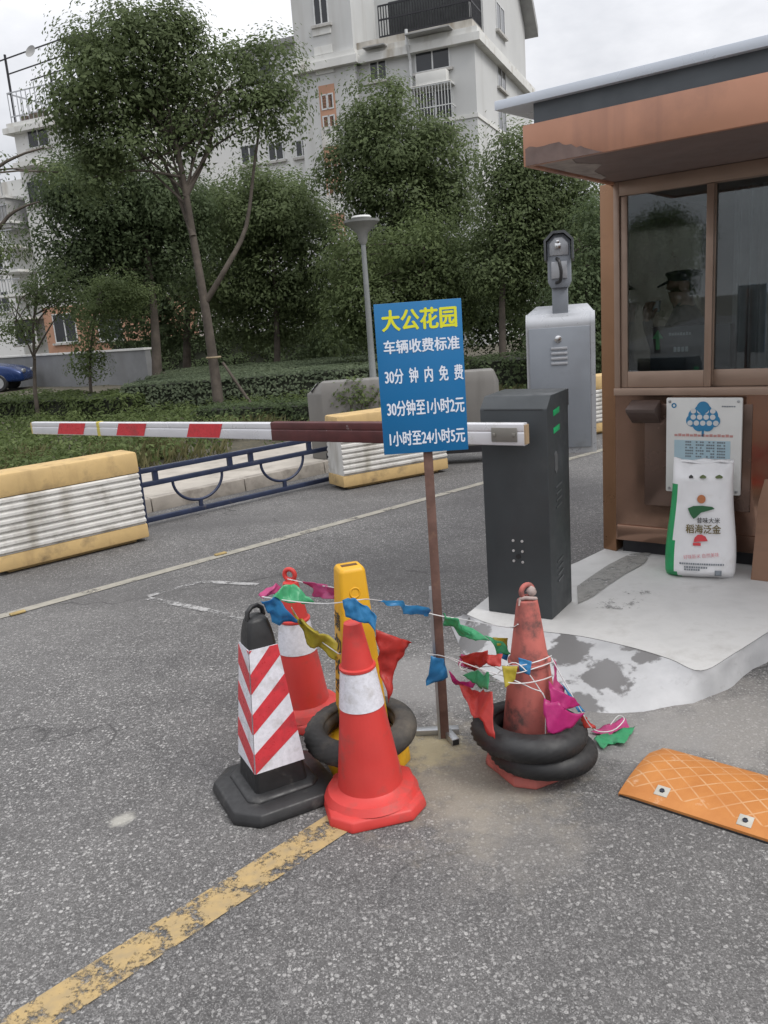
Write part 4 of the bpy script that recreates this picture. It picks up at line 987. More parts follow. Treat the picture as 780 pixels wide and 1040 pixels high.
# window band: outer frame, two sliding sashes and glass
x1 = bs(637, 300)[0]; xm0, xm1 = bs(714.6, 300)[0], bs(727, 300)[0]
zg1 = bs(637, 194)[1] - ISZ; zg0 = bs(638, 377.5)[1] - ISZ
b = MB()
b.box(.0, .032, -.012, .06, ZS, ZT - .002); b.box(.032, WB, -.012, .06, ZT - .075, ZT - .002); b.box(.0, WB, -.025, .07, ZS - .04, ZS)
b.box(WB - .05, WB, -.011, .06, ZS, ZT - .076)
b.build('window_frame', BRONZE, booth, bevel=.003)
def sash(xa, xb, y, f=.036):
    b = MB(); b.box(xa, xa + f, y, y + .028, ZS + .002, ZT - .077); b.box(xb - f, xb, y, y + .028, ZS + .002, ZT - .077)
    b.box(xa + f, xb - f, y, y + .028, ZS + .002, zg0 ); b.box(xa + f, xb - f, y, y + .028, zg1, ZT - .077)
    s = b.build('window_sash', BRONZE, booth, bevel=.003)
    g = MB(); g.box(xa + f - .004, xb - f + .004, y + .01, y + .015, zg0 - .004, zg1 + .004); g.build('pane', m_glass('booth_window_glass', (.80, .84, .84), 1.5), s)
sash(x1 - .036, xm1 - .018, .0)
sash(xm0 + .01, 1.72, .032)
sash(1.69, WB - .055, .0)
# canopy: soffit, copper fascia, dark riser, pale metal roof sheet
YF = -1.0
q = B0 + azv(BAZ + math.pi / 2) * YF
cs, cz = onwall(531.6, 165, q, BAZ)
ZF = cz - ISZ; fx0 = cs
fz1 = onwall(530.5, 127.7, q, BAZ)[1] - ISZ
ZF = ZT + .0
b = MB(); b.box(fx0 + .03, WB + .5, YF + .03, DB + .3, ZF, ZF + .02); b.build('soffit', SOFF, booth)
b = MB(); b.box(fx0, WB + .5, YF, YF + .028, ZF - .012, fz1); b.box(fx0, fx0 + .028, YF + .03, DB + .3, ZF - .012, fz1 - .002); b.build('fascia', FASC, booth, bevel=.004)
PEEL = mat('peeled_grey_patch', (.17, .12, .105), .8, var=.2, vs=12)
rd = random.Random(8)
pts = [(fx0 + .012, ZF - .010), (fx0 + .012, ZF + .06)]
k = 0
while k < .26: k += rd.uniform(.015, .035); pts.append((fx0 + .012 + k, ZF + .062 - max(0, k - .15) * .35 + rd.uniform(-.006, .006)))
pts += [(pts[-1][0] + .05, ZF + .0), (pts[-1][0] + .08, ZF - .010)]
b = MB(); b.extr(pts, YF - .003, YF + .001); b.build('peeled_patch', PEEL, booth)
FLAKE = mat('flaking_soffit_plaster', (.36, .31, .28), .9, var=.25, vs=14)
b = MB(); pl = [(fx0 + .035, YF + .04), (fx0 + .20, YF + .06), (fx0 + .16, YF + .2), (fx0 + .22, YF + .35), (fx0 + .12, YF + .5), (fx0 + .08, YF + .75), (fx0 + .035, YF + .8)]
b.prism(pl, ZF - .003, ZF + .001); b.build('flaking_patch', FLAKE, booth)
rz = fz1
b = MB(); b.box(fx0 + .05, WB + .45, YF + .012, DB + .25, rz - .002, rz + .082); b.build('roof_riser', mat('dark_roof_riser', (.075, .085, .095), .5, .1, var=.1), booth)
ROOFM = mat('pale_roof_sheet', (.56, .60, .66), .35, .2, var=.05, vs=2)
b = MB(); xl = fx0 - .12; yl_ = YF - .025
b.loft([[(xl, yl_, rz + .080), (WB + .6, yl_, rz + .080), (WB + .6, DB + .4, rz + .20), (xl, DB + .4, rz + .20)], [(xl, yl_, rz + .118), (WB + .6, yl_, rz + .118), (WB + .6, DB + .4, rz + .25), (xl, DB + .4, rz + .25)]])
b.build('roof', ROOFM, booth, bevel=.002)
# little counter hood under the window
hx0, hx1 = bs(642, 420)[0], bs(671, 420)[0]; hz1, hz0 = bs(655, 406)[1] - ISZ, bs(655, 430)[1] - ISZ
b = MB(); b.loft([[(x, y, z) for y, z in ((-.001, hz1), (-.11, hz1 - .04), (-.10, hz1 - .06), (-.001, hz0))] for x in (hx0, hx1)]); b.build('pay_hatch', mat('hatch_brown', (.11, .08, .07), .5, .2), booth, bevel=.003)
# reflected white marks and green arrow, painted on an added box behind the glass
tm = mat('white_reflected_marks', (.42, .44, .46), .6)
a0, a1_ = bs(662, 352), bs(674, 334)
# inside: desk, guard, added box with the painted reflection
desk = thing('counter_desk', 'dark counter running along the inside of the booth window', 'desk', (B0 + azv(BAZ) * .15 + azv(BAZ + math.pi / 2) * .1) , BAZ)
b = MB(); b.box(0, 2.2, 0, .34, .80, .83); b.build('desk_top', mat('dark_laminate', (.03, .03, .032), .4), desk)
b = MB()
for x in (.02, 1.1, 2.15): b.box(x, x + .03, .02, .32, .10, .80)
b.build('desk_leg', mat('dark_laminate', (.03, .03, .032), .4), desk)
refl_x0, refl_x1 = bs(660, 360, .2)[0], bs(741, 360, .2)[0]; mz0, mz1 = .83, bs(690, 331, .2)[1] - ISZ
refl_box = thing('added_reflection_box', 'added dark box painted with a green arrow reflected in the booth window', 'added box', B0 + azv(BAZ) * refl_x0 + azv(BAZ + math.pi / 2) * .2, BAZ)
mw = refl_x1 - refl_x0
b = MB(); b.box(0, mw, 0, .1, mz0 , mz1); b.build('case', mat('added_box_case', (.014, .017, .026), .4), refl_box, bevel=.006)
ag = MB(); u = mw / 81; zz = lambda py: bs(668, py, .2)[1] - ISZ
ax_ = 8.5 * u; ag.extr([(ax_ - 2 * u, zz(355)), (ax_ + 2 * u, zz(355)), (ax_ + 2 * u, zz(344)), (ax_ + 6 * u, zz(344)), (ax_, zz(335)), (ax_ - 6 * u, zz(344)), (ax_ - 2 * u, zz(344))], -.003, .001); ag.build('reflected_arrow', mat('reflected_arrow_green', (.02, .32, .10), .5), refl_box)
b = MB()
rd = random.Random(3)
for k in range(8): b.box((20 + k * 2.9) * u, (22.2 + k * 2.9) * u, -.002, .001, zz(341.5), zz(338.5 + .4 * (k % 2)))
for k in range(4): b.box((25 + k * 4) * u, (28 + k * 4) * u, -.002, .001, zz(358), zz(353))
b.build('lettering', tm, refl_box)  # painted marks standing for writing reflected in the glass
# curtain at the right inside
b = MB()
cxs = bs(744, 300, .5)[0]
b.grid(lambda u, v: (cxs + u * .35, .5 + .03 * math.sin(u * 40), .5 + v * 1.5), 60, 2)
cu = b.build('curtain', mat('pale_curtain', (.34, .35, .36), .9), None, smooth=60); cu.parent = None
cu.location = B0; cu.rotation_euler = (0, 0, BAZ); tag(cu, 'pale curtain hanging inside the booth at its right window', 'curtain')

# ---------------------------------------------------------------- the guard inside
def skin_body(name, verts, edges, m, parent, sub=2):
    """one continuous body grown over a skeleton: verts = (x, y, z, radius)"""
    me = bpy.data.meshes.new(name); me.from_pydata([v[:3] for v in verts], edges, [])
    o = bpy.data.objects.new(name, me); COL.objects.link(o)
    md = o.modifiers.new('skin', 'SKIN'); md.use_smooth_shade = True
    for i, v in enumerate(verts):
        r = v[3]; me.skin_vertices[0].data[i].radius = (r, r) if not hasattr(r, '__len__') else r
    me.skin_vertices[0].data[0].use_root = True
    sb = o.modifiers.new('sub', 'SUBSURF'); sb.levels = sub; sb.render_levels = sub
    ev = o.evaluated_get(bpy.context.evaluated_depsgraph_get())
    nm = bpy.data.meshes.new_from_object(ev); bpy.data.objects.remove(o)
    nm.name = name; nm.materials.clear()
    for q in (m if isinstance(m, list) else [m]): nm.materials.append(q)
    o = bpy.data.objects.new(name, nm); COL.objects.link(o); o.parent = parent; return o
GY = .50
hx, hz = bs(696, 289, GY); hz -= ISZ
guard = thing('person', 'person in dark uniform and peaked cap inside the booth, one hand raised to the mouth', 'person', B0 + azv(BAZ) * hx + azv(BAZ + math.pi / 2) * GY + Vector((0, 0, .10)), BAZ + R(12))
h_ = hz - .10                               # height of the head's middle above the booth floor; faces -x (towards the left window jamb)
V = []; Ed = []
def jv(x, y, z, r, par=None):
    V.append((x, y, z, r)); i = len(V) - 1
    if par is not None: Ed.append((par, i))
    return i
s_ = h_ / 1.60
pel = jv(.03, 0, .92 * s_, (.13, .15)); wa_ = jv(.02, 0, 1.08 * s_, (.115, .14), pel); ch = jv(.0, 0, 1.27 * s_, (.125, .16), wa_); sh = jv(.01, 0, 1.38 * s_, (.10, .13), ch)
nk = jv(-.005, 0, 1.47 * s_, .055, sh); h1 = jv(-.02, 0, 1.535 * s_, (.078, .066), nk); h2 = jv(-.018, 0, 1.60 * s_, (.094, .076), h1); h3 = jv(-.005, 0, 1.665 * s_, (.086, .074), h2)
no = jv(-.105, 0, 1.575 * s_, .013, h2); chn = jv(-.082, 0, 1.505 * s_, .03, h1)
for sg in (-1, 1):
    so_ = jv(.015, sg * .17, 1.36 * s_, .062, sh)
    if sg < 0:                             # arm nearest the glass: forearm up, hand before the mouth
        el = jv(-.10, -.21, 1.12 * s_, .046, so_); wr = jv(-.20, -.10, 1.36 * s_, .031, el); pm = jv(-.195, -.075, 1.425 * s_, (.022, .036), wr); tips = ((-.175, .0, .05), (-.19, .01, .06), (-.205, .012, .055), (-.22, .01, .045)); base = pm
        for k, (fx, fy, fz) in enumerate(tips):
            a_ = jv(-.185 - .012 * k, -.066, 1.462 * s_, .0095, pm); c_ = jv(fx + .012, -.045, 1.49 * s_ + fz * .2, .0085, a_); jv(fx + .022, -.025, 1.475 * s_ + fz * .2, .0075, c_)
        tb = jv(-.168, -.06, 1.43 * s_, .011, pm); jv(-.15, -.04, 1.462 * s_, .009, tb)
    else:
        el = jv(.02, .23, 1.08 * s_, .046, so_); wr = jv(-.12, .20, .93 * s_, .031, el); pm = jv(-.19, .19, .91 * s_, (.036, .02), wr)
        for k in range(4):
            a_ = jv(-.235, .165 + k * .018, .91 * s_, .0095, pm); c_ = jv(-.262, .163 + k * .019, .90 * s_, .0085, a_); jv(-.28, .163 + k * .019, .885 * s_, .0075, c_)
        tb = jv(-.2, .15, .91 * s_, .011, pm); jv(-.23, .135, .905 * s_, .009, tb)
    hp = jv(.03, sg * .09, .86 * s_, .088, pel); kn_ = jv(.015, sg * .10, .48 * s_, .06, hp); an = jv(.04, sg * .10, .09, .042, kn_); jv(-.13, sg * .11, .045, .036, an)
SKIN_ = mat('skin', (.34, .20, .15), .55, var=.05); UNI = mat('navy_uniform', (.020, .024, .036), .85, var=.2)
bd = skin_body('body', V, Ed, [UNI, SKIN_], guard)
for p in bd.data.polygons:
    c_ = p.center
    if c_.z > 1.475 * s_ or (c_.z > 1.385 * s_ and c_.x < -.13) or (c_.x < -.16 and .8 < c_.z < 1.0 * s_): p.material_index = 1
b = MB(Matrix.Translation((-.006, 0, 1.625 * s_)))
b.lathe([(.092, .0), (.094, .022), (.106, .040), (.102, .052), (.05, .060), (0, .062)], 24)
b.loft([[(-.09 + .0, y, -.004) for y in (-.07, 0, .07)] + [(-.09, .07, .006), (-.09, 0, .006), (-.09, -.07, .006)], [(-.145, y * .7, -.028) for y in (-.07, 0, .07)] + [(-.145, .05, -.021), (-.145, 0, -.021), (-.145, -.05, -.021)]])
b.build('cap', UNI, guard, smooth=50)
for sg in (-1, 1): b = MB(Matrix.Translation((.0, sg * .078, 1.59 * s_)) @ Matrix.Rotation(R(90), 4, 'X')); b.lathe([(0, -.008), (.026, -.008), (.03, 0), (.02, .008), (0, .006)], 14); b.build('ear', SKIN_, guard, smooth=60)
for sg in (-1, 1): b = MB(Matrix.Translation((-.093, sg * .03, 1.605 * s_))); b.lathe([(0, -.006), (.010, 0), (0, .006)], 10); b.build('eye', DARKM, guard)
b = MB(Matrix.Translation((.035, 0, 1.585 * s_))); b.loft([[(.055 * math.cos(a), .074 * math.sin(a), z) for a in np.linspace(-1.6, 1.6, 12)] + [(-.01, .05, z), (-.01, -.05, z)] for z in (-.05, .0, .07)]); b.build('hair', mat('black_hair', (.012, .011, .011), .6), guard)
bun = thing('paper_cup', 'small pale thing held near the mouth of the person in the booth', 'cup', guard.matrix_basis @ Vector((-.165, -.018, 1.47 * s_)), BAZ)
b = MB(); b.lathe([(0, -.03), (.024, -.03), (.028, -.02), (.031, .03), (.03, .034), (.024, .03), (.02, -.02)], 18); b.build('cup_wall', FRAMEW, bun, smooth=40)

# ---------------------------------------------------------------- notice board, sack and cardboard against the booth
LB = mat('light_blue_print', (.36, .49, .55), .5, var=.04)
DBLUE = mat('blue_print', (.03, .19, .36), .5, var=.05)
BOARD = mat('white_board', (.62, .62, .60), .4, var=.05, dirt=(.48, .47, .44), dirt_amt=(.6, .8), ds=5)
PRINTK = mat('grey_print', (.17, .19, .21), .6); PRINTR = mat('faint_red_print', (.48, .25, .23), .6)
bq = .05
nb0, nb1 = bs(676.5, 404, -bq), bs(754.5, 403, -bq); nbz0 = bs(677, 499, -bq)[1] - ISZ
nbz1 = nb0[1] - ISZ; bw, bh = nb1[0] - nb0[0], nbz1 - nbz0
nbd = thing('notice_board', 'white notice board with a blue tree logo hung on the booth wall behind the sack', 'notice board', B0 + azv(BAZ) * nb0[0] + azv(BAZ + math.pi / 2) * (-bq) + Vector((0, 0, nbz0)), BAZ)
b = MB(); b.box(0, bw, 0, .018, 0, bh); b.build('panel', BOARD, nbd, bevel=.008)
b = MB()
for x in (.02, bw - .02):
    for z in (.02, bh - .02): b.M = Matrix.Translation((x, -.001, z)) @ Matrix.Rotation(R(90), 4, 'X'); b.lathe([(0, -.002), (.008, -.002), (.007, .003), (0, .004)], 10)
b.build('screws', GALV, nbd)
for dx in (.06, bw - .12): b = MB(); b.box(dx, dx + .06, .018, bq - .001, bh * .6, bh * .6 + .04); b.build('bracket', DARKM, nbd)
def rb(x0, x1, z0, z1, m, name, y=-.0015):
    b = MB(); b.box(x0 * bw, x1 * bw, y, .001, z0 * bh, z1 * bh); return b.build(name, m, nbd)
rb(.12, .86, .04, .30, LB, 'blue_field'); rb(.12, .86, .33, .56, LB, 'blue_field')
b = MB()
for (cx, cz, r) in ((.50, .85, .115), (.40, .82, .09), (.60, .82, .09), (.36, .765, .08), (.64, .765, .08), (.5, .76, .12), (.45, .72, .08), (.56, .72, .08), (.5, .90, .08)):
    b.M = Matrix.Translation((cx * bw, -.0008 - .00012 * len(b.f) / 20, cz * bh)) @ Matrix.Rotation(R(90), 4, 'X'); b.lathe([(0, -.001), (r * bw * 1.05, -.001), (r * bw * 1.05, .001), (0, .001)], 20)
b.M = Matrix(); b.box(.485 * bw, .515 * bw, -.002, .001, .60 * bh, .68 * bh)
b.build('tree_logo', DBLUE, nbd)
b = MB()
for j, n in ((0, 4), (1, 4), (2, 5)):
    for i in range(n):
        b.M = Matrix.Translation(((.5 + (i - (n - 1) / 2) * .085) * bw, -.0035, (.865 - j * .062) * bh)) @ Matrix.Rotation(R(90), 4, 'X'); b.lathe([(0, -.001), (.036 * bw, -.001), (.036 * bw, .001), (0, .001)], 12)
b.build('logo_dots', FRAMEW, nbd)
b = MB(Matrix.Translation((.11 * bw, -.001, .92 * bh)) @ Matrix.Rotation(R(90), 4, 'X')); b.torus(.026 * bw, .009 * bw, 20, 6, .2); b.build('round_emblem', DBLUE, nbd)
b = MB(); rd = random.Random(5)
for j in range(6):
    for g_ in range(4):
        x = .27 + g_ * .14
        for k in range(4):
            if rd.random() < .9: b.box((x + k * .028) * bw, (x + k * .028 + .021) * bw, -.0028, -.001, (.535 - j * .03) * bh, (.535 - j * .03 + .015) * bh)
for k in range(6): b.box((.74 + k * .03) * bw, (.762 + k * .03) * bw, -.002, .001, .905 * bh, .918 * bh)
b.build('small_print', PRINTK, nbd)
b = MB()
for k in range(15): b.box((.12 + k * .052) * bw, (.162 + k * .052) * bw, -.002, .001, .60 * bh, (.622 + .006 * (k % 2)) * bh)
b.build('title_print', PRINTR, nbd)

# the rice sack
ax0 = P(674, 588, ISZ); ax1 = P(746, 592, ISZ)
sw = .30; saz = math.atan2((ax1 - ax0).y, (ax1 - ax0).x)
sl = (ax1 - ax0).length
def hgt(p, y):
    lo, hi = 0, 3
    for _ in range(40):
        m = (lo + hi) / 2; q = Vector((p.x, p.y, m)) - EYE; z = q.dot(FWD)
        if CY - F * q.dot(UP) / z > y: lo = m
        else: hi = m
    return lo
SH = hgt(ax0.lerp(ax1, .5) + azv(saz + math.pi / 2) * .06, 469) - ISZ
# a stuffed woven bag: local x across, y away from the viewer, z up, leaning back a little
sack = thing('rice_sack', 'full white rice sack with a green side standing against the booth wall', 'sack', ax0 + Vector((0, 0, .002)), saz)
sack.rotation_euler = (R(-5), 0, saz)
rings = []; NS, NZ = 44, 46
def sack_sec(t):
    z = SH * t
    w = sl * (1.0 - .17 * t ** 1.6 + .03 * math.sin(t * 7)) * (1 if t > .03 else .97); cxs = sl * (.5 + .02 * t)
    d = .115 * (1 - .3 * t) * min(1, (1.0 - t) * 6 + .16) * min(1, t * 10 + .45)
    return z, w, cxs, d
def sack_front(x, z, off=.0015):
    """depth of the front cloth at (x, z)"""
    t = z / SH; z_, w, cxs, d = sack_sec(t)
    u = max(-1, min(1, (x - cxs) / (w / 2))); ca = abs(u) ** (1 / .55)
    ca = math.copysign(min(1, ca), u); s = math.sqrt(max(0, 1 - ca * ca)) ** .75
    return .12 - d * s - off
for i in range(NZ + 1):
    t = i / NZ; z, w, cxs, d = sack_sec(t); ring = []
    for j in range(NS):
        a = 2 * math.pi * j / NS; ca, sa = math.cos(a), math.sin(a)
        x = cxs + w / 2 * math.copysign(abs(ca) ** .55, ca); y = .12 - d * math.copysign(abs(sa) ** .75, sa) * (-1)
        wr = mnoise.noise(Vector((x * 16, y * 16, z * 9))) * .007 + mnoise.noise(Vector((x * 40, y * 30, z * 24 + 4))) * .003
        cr = .012 * max(0, t - .72) / .28 * mnoise.noise(Vector((x * 30, 3, z * 14)))
        y2 = y + (wr + cr) * (1 if sa > 0 else 1)
        zz_ = z + (.012 * math.sin(x * 40) + .02 * mnoise.noise(Vector((x * 12, 7, 0)))) * max(0, t - .9) * 10 + (.006 * mnoise.noise(Vector((x * 14, y * 14, 1))) if t < .1 else 0)
        ring.append((x, y2, max(zz_, -.002)))
    rings.append(ring)
b = MB(); b.loft(rings)
# faces of the left side are green
SACKW = mat('white_woven_sack', (.70, .70, .71), .5, var=.04, vs=10, dirt=(.55, .54, .52), dirt_amt=(.6, .8), ds=6, bmp=.25, bs=120)
SACKG = mat('green_woven_sack', (.012, .27, .09), .45, var=.12, vs=12, bmp=.2, bs=120)
for k, f in enumerate(b.f):
    xs_ = sum(b.v[i][0] for i in f) / len(f); z_ = sum(b.v[i][2] for i in f) / len(f); tt = min(1, max(0, z_ / SH)); _, w, cxs, d = sack_sec(tt)
    lim = cxs - w / 2 + (.052 - .03 * tt + .03 * max(0, .1 - tt) * 10 if tt < .80 else 0)
    b.mi[k] = 1 if xs_ < lim else 0
b.build('bag', [SACKW, SACKG], sack, smooth=70)
b = MB(); b.tube([(sl * (.52 + .42 * math.cos(a)) , .118 + .02 * math.sin(a), SH * .985 + .006 * math.sin(a * 5)) for a in np.linspace(0, math.pi * 2, 20)], .008, 6); b.build('stitched_edge', SACKW, sack, smooth=60)
def on_sack(o):
    me = o.data
    for v in me.vertices: v.co.y = sack_front(v.co.x, v.co.z, .0095) + v.co.y
    return o
def sx(px): return (px - 674) / (746 - 674) * sl
def sz(py): return (589 - py) / (589 - 469) * SH
SK, SGOLD, SRED = mat('black_print', (.03, .03, .03), .6), mat('gold_brown_print', (.15, .115, .04), .6), mat('red_print', (.55, .05, .06), .6)
on_sack(text('lettering', '昔味大米', SK, sack, (sx(707), sx(730), sz(530.5), sz(525)), 0, bold=.015))
on_sack(text('lettering', '稻海泛金', SGOLD, sack, (sx(696), sx(731), sz(541), sz(532)), 0, bold=.025))
on_sack(text('lettering', '好味新米 自然美味', mat('pink_red_print', (.62, .25, .27), .6), sack, (sx(694), sx(730), sz(566), sz(561.5)), 0, rot=R(7)))
def flat(poly, m, name, y0=0.):
    n = len(poly); b = MB()
    cx_ = sum(p[0] for p in poly) / n; cz_ = sum(p[1] for p in poly) / n
    vs = [(sx(cx_), y0, sz(cz_))]; fs_ = []
    for r_ in (.5, 1.):
        for p in poly: vs.append((sx(cx_ + (p[0] - cx_) * r_), y0, sz(cz_ + (p[1] - cz_) * r_)))
    for j in range(n): fs_.append((0, 1 + j, 1 + (j + 1) % n)); fs_.append((1 + j, 1 + n + j, 1 + n + (j + 1) % n, 1 + (j + 1) % n))
    b.add(vs, fs_); return on_sack(b.build(name, m, sack))
flat([(711 + 4.3 * math.cos(a), 506.5 + 4.3 * math.sin(a)) for a in np.linspace(0, 6.28, 18)[:-1]], mat('orange_brown_print', (.36, .13, .05), .6), 'sun_emblem')
flat([(697.5, 516), (703, 513.5), (712, 513), (722, 514), (724.5, 516), (718, 518), (711, 520), (706, 525), (703.5, 526.5), (700, 522)], mat('dark_green_print', (.015, .10, .035), .6), 'green_emblem')
fan = [(704, 550), (705, 545.5), (708, 542.5), (712, 542), (716, 544), (718.5, 548.5)] 
flat(fan + [(711.5, 549)], SRED, 'fan_emblem'); flat([(703.5, 550.5), (711.5, 550.5), (711.5, 553.5), (703.5, 553.5)], SRED, 'fan_base')
for cx_, w_ in ((700, 2.2), (712, 3.4), (728, 3.8)): flat([(cx_ + w_ * math.cos(a), 484.5 + (1.6 + .5 * math.sin(3 * a)) * math.sin(a)) for a in np.linspace(0, 6.28, 14)[:-1]], SK if cx_ == 700 else mat('olive_print', (.10, .13, .05), .6), 'small_emblem')
for py, xa, xb in ((572, 690, 734), (575.5, 695, 718), (578, 695, 709)):
    b = MB(); x = xa; rd = random.Random(int(py))
    while x < xb:
        w_ = rd.uniform(1.2, 2.2); b.add([(sx(x), 0, sz(py + 1)), (sx(x + w_), 0, sz(py + 1)), (sx(x + w_), 0, sz(py - .8)), (sx(x), 0, sz(py - .8))], [(0, 1, 2, 3)]); x += w_ + .6
    on_sack(b.build('small_print', PRINTK, sack))
flat([(726, 578), (733, 578), (733, 584), (726, 584)], PRINTK, 'stamp_print')

# cardboard sheet leaning at the right edge, two thin red marks under the sill
CARD = mat('brown_cardboard', (.24, .14, .092), .9, var=.08, vs=4, streak=((2, 2, 14), (.19, .11, .075), .5, .75))
ca = bs(763, 568, -.22); cb = bs(800, 568, -.22)
t = thing('cardboard_sheet', 'brown cardboard sheet leaning on the booth at the right edge of the view', 'cardboard', B0 + azv(BAZ) * ca[0] + azv(BAZ + math.pi / 2) * (-.22) + Vector((0, 0, .0)), BAZ)
t.rotation_euler = (R(-16), 0, BAZ)
b = MB(); b.extr([(0, 0), (.75, 0), (.75, .56), (.02, .52), (-.0, .40)], 0, .012); b.build('sheet', CARD, t, bevel=.003)
rt = mat('red_mark', (.42, .05, .05), .5)
for k, (x0, x1, y0, y1) in enumerate(((628, 657, 396, 398.5), (709, 729, 395, 400))):
    b = MB(); a, c = bs(x0, y1), bs(x1, y0); b.box(a[0], c[0], -.0025, .001, a[1] - ISZ, c[1] - ISZ); b.build('red_mark', rt, booth)

# ---------------------------------------------------------------- price sign on its post
sb = P(452, 748); vz = Vector((P(428, 520).x, P(428, 520).y, 0)).normalized(); SAZ = math.atan2(vz.y, vz.x) - math.pi / 2
sign = thing('price_sign', 'blue parking price sign with yellow and white Chinese writing on a rusty post', 'sign', sb, SAZ)
RUST = mat('rusty_steel', (.15, .085, .068), .8, .2, var=.3, vs=14, dirt=(.20, .12, .085), dirt_amt=(.55, .7), ds=20, bmp=.4, bs=120)
SBLUE = mat('blue_sign_panel', (.006, .135, .33), .35, var=.05, vs=3)
kk = sb - azv(SAZ + math.pi / 2) * .03
c_ = [onwall(x, y, kk, SAZ) for x, y in ((379.5, 309), (468.5, 303), (475.5, 455.5), (390, 463))]
bx0, bx1 = (c_[0][0] + c_[3][0]) / 2, (c_[1][0] + c_[2][0]) / 2; bz0, bz1 = (c_[2][1] + c_[3][1]) / 2, (c_[0][1] + c_[1][1]) / 2
b = MB(); b.box(bx0, bx1, -.03, -.026, bz0, bz1); pan = b.build('sign_panel', SBLUE, sign, bevel=.0012)
b = MB(); b.box(bx0 + .001, bx1 - .001, -.0258, -.0245, bz0 + .001, bz1 - .001); b.build('sign_back', mat('bare_sign_back', (.20, .205, .21), .5, .4), sign)
YT = mat('yellow_lettering', (.66, .66, .02), .5, var=.03); WT = mat('white_lettering', (.68, .72, .80), .5, var=.03)
def srow(s, m, x0, x1, t0, t1, bold):
    w, h = bx1 - bx0, bz1 - bz0
    text('lettering', s, m, sign, (bx0 + x0 * w, bx0 + x1 * w, bz1 - t1 * h, bz1 - t0 * h), -.030, bold=bold)
srow('大公花园', YT, .085, .935, .045, .178, .035)
srow('车辆收费标准', WT, .085, .955, .238, .325, .028)
srow('30分  钟  内  免  费', WT, .075, .98, .425, .525, .022)
srow('30分钟至1小时2元', WT, .075, .975, .638, .742, .022)
srow('1小时至24小时5元', WT, .08, .965, .845, .945, .022)
b = MB(); b.box(-.016, .016, -.016, -.012, 0, bz1 - .03); b.box(-.016, -.012, -.012, .018, 0, bz1 - .03); b.build('post', RUST, sign, bevel=.001)
b = MB(); b.box(-.026, -.0165, -.02, .02, .0, bz0 - .5); b.build('steel_angle', GALV, sign)
b = MB(); b.box(-.11, .055, .012, .045, 0.0, .022); b.build('foot_bar', GALV, sign, bevel=.002)
b = MB(Matrix.Translation((.012, 0, 0)) @ Matrix.Rotation(R(20), 4, 'Z')); b.box(-.015, .015, -.075, .011, .0, .026); b.build('foot_bar', GALV, sign, bevel=.002)
b = MB(Matrix.Translation((.012, 0, 0)) @ Matrix.Rotation(R(20), 4, 'Z')); b.box(-.012, .012, -.0765, -.0755, .003, .023); b.build('foot_end', BLACKP, sign)

# ---------------------------------------------------------------- cones and tyres
ORED = mat('orange_red_cone_plastic', (.52, .040, .034), .48, var=.08, vs=6, dirt=(.30, .06, .05), dirt_amt=(.53, .72), ds=8, bmp=.08, bs=60)
FRED = mat('faded_dirty_cone_plastic', (.42, .115, .095), .75, var=.18, vs=7, dirt=(.10, .055, .05), dirt_amt=(.49, .64), ds=9, bmp=.15, bs=60, streak=((16, 16, 3), (.30, .085, .07), .5, .75))
def octo(r, z, cut=.62):
    c = r * cut; return [(r, -c, z), (r, c, z), (c, r, z), (-c, r, z), (-r, c, z), (-r, -c, z), (-c, -r, z), (c, -r, z)]
def road_cone(label, loc, rz, m, H, rb_, rt_, base, band=None, ring=True, group='orange red road cones', lean=(0, 0)):
    t = thing('traffic_cone', label, 'traffic cone', loc, rz, group); t.rotation_euler = (lean[0], lean[1], rz)
    b = MB(); b.loft([octo(base, 0), octo(base + .002, .012), octo(base - .004, .036), octo(base - .022, .042), octo(base - .05, .046)]); b.build('base', m, t, bevel=.005)
    def rad(z): return rb_ + (rt_ - rb_) * (z - .045) / (H - .045)
    zg = band[1] + .008 if band else H * .64
    b = MB(); b.lathe([(rb_ + .045, .040), (rb_ + .03, .062), (rb_ + .006, .07), (rad(.075), .078), (rad(zg) + .0, zg - .006), (rad(zg) + .005, zg - .003), (rad(zg) + .005, zg + .004), (rad(zg) - .003, zg + .007), (rad(H) - .003, H - .02), (rad(H) - .006, H - .004), (rad(H) - .014, H), (0, H)], 40); b.build('cone_body', m, t, smooth=35)
    if band:
        b = MB(); b.lathe([(rad(band[0]) - .002, band[0] - .001), (rad(band[0]) + .0022, band[0]), (rad(band[1]) + .0022, band[1]), (rad(band[1]) - .002, band[1] + .001)], 40, cap=False); b.build('reflective_band', WHITE_REFL, t, smooth=40)
    if ring:
        b = MB(Matrix.Translation((0, 0, H + .026)) @ Matrix.Rotation(R(90), 4, 'X')); b.torus(.022, .009, 24, 10); b.build('ring_handle', m, t, smooth=60)
        b = MB(); b.lathe([(.016, H - .004), (.013, H + .012), (0, H + .014)], 16); b.build('neck', m, t, smooth=40)
    return t
fc = P(378.5, 813)
H1 = hgt(fc, 630)
road_cone('clean orange red cone with one white band, nearest the yellow road line', fc, R(12), ORED, H1, .112, .034, .158, (hgt(fc, 714), hgt(fc, 678)), ring=False, lean=(0, R(-1.5)))
rc = P(309, 727); H2 = hgt(rc, 590)
road_cone('orange red cone with a ring on top, behind the black chevron post', rc, R(-20), ORED, H2, .112, .036, .155, (hgt(rc, 659), hgt(rc, 630)))
tc_ = P(541, 776); H3 = hgt(tc_, 608)
road_cone('faded dirty pink red cone standing in two stacked tyres', tc_, R(25), FRED, H3, .110, .040, .138, None)
b = MB(Matrix.Translation(tc_ + Vector((.012, -.02, H3 + .03))))
o = None
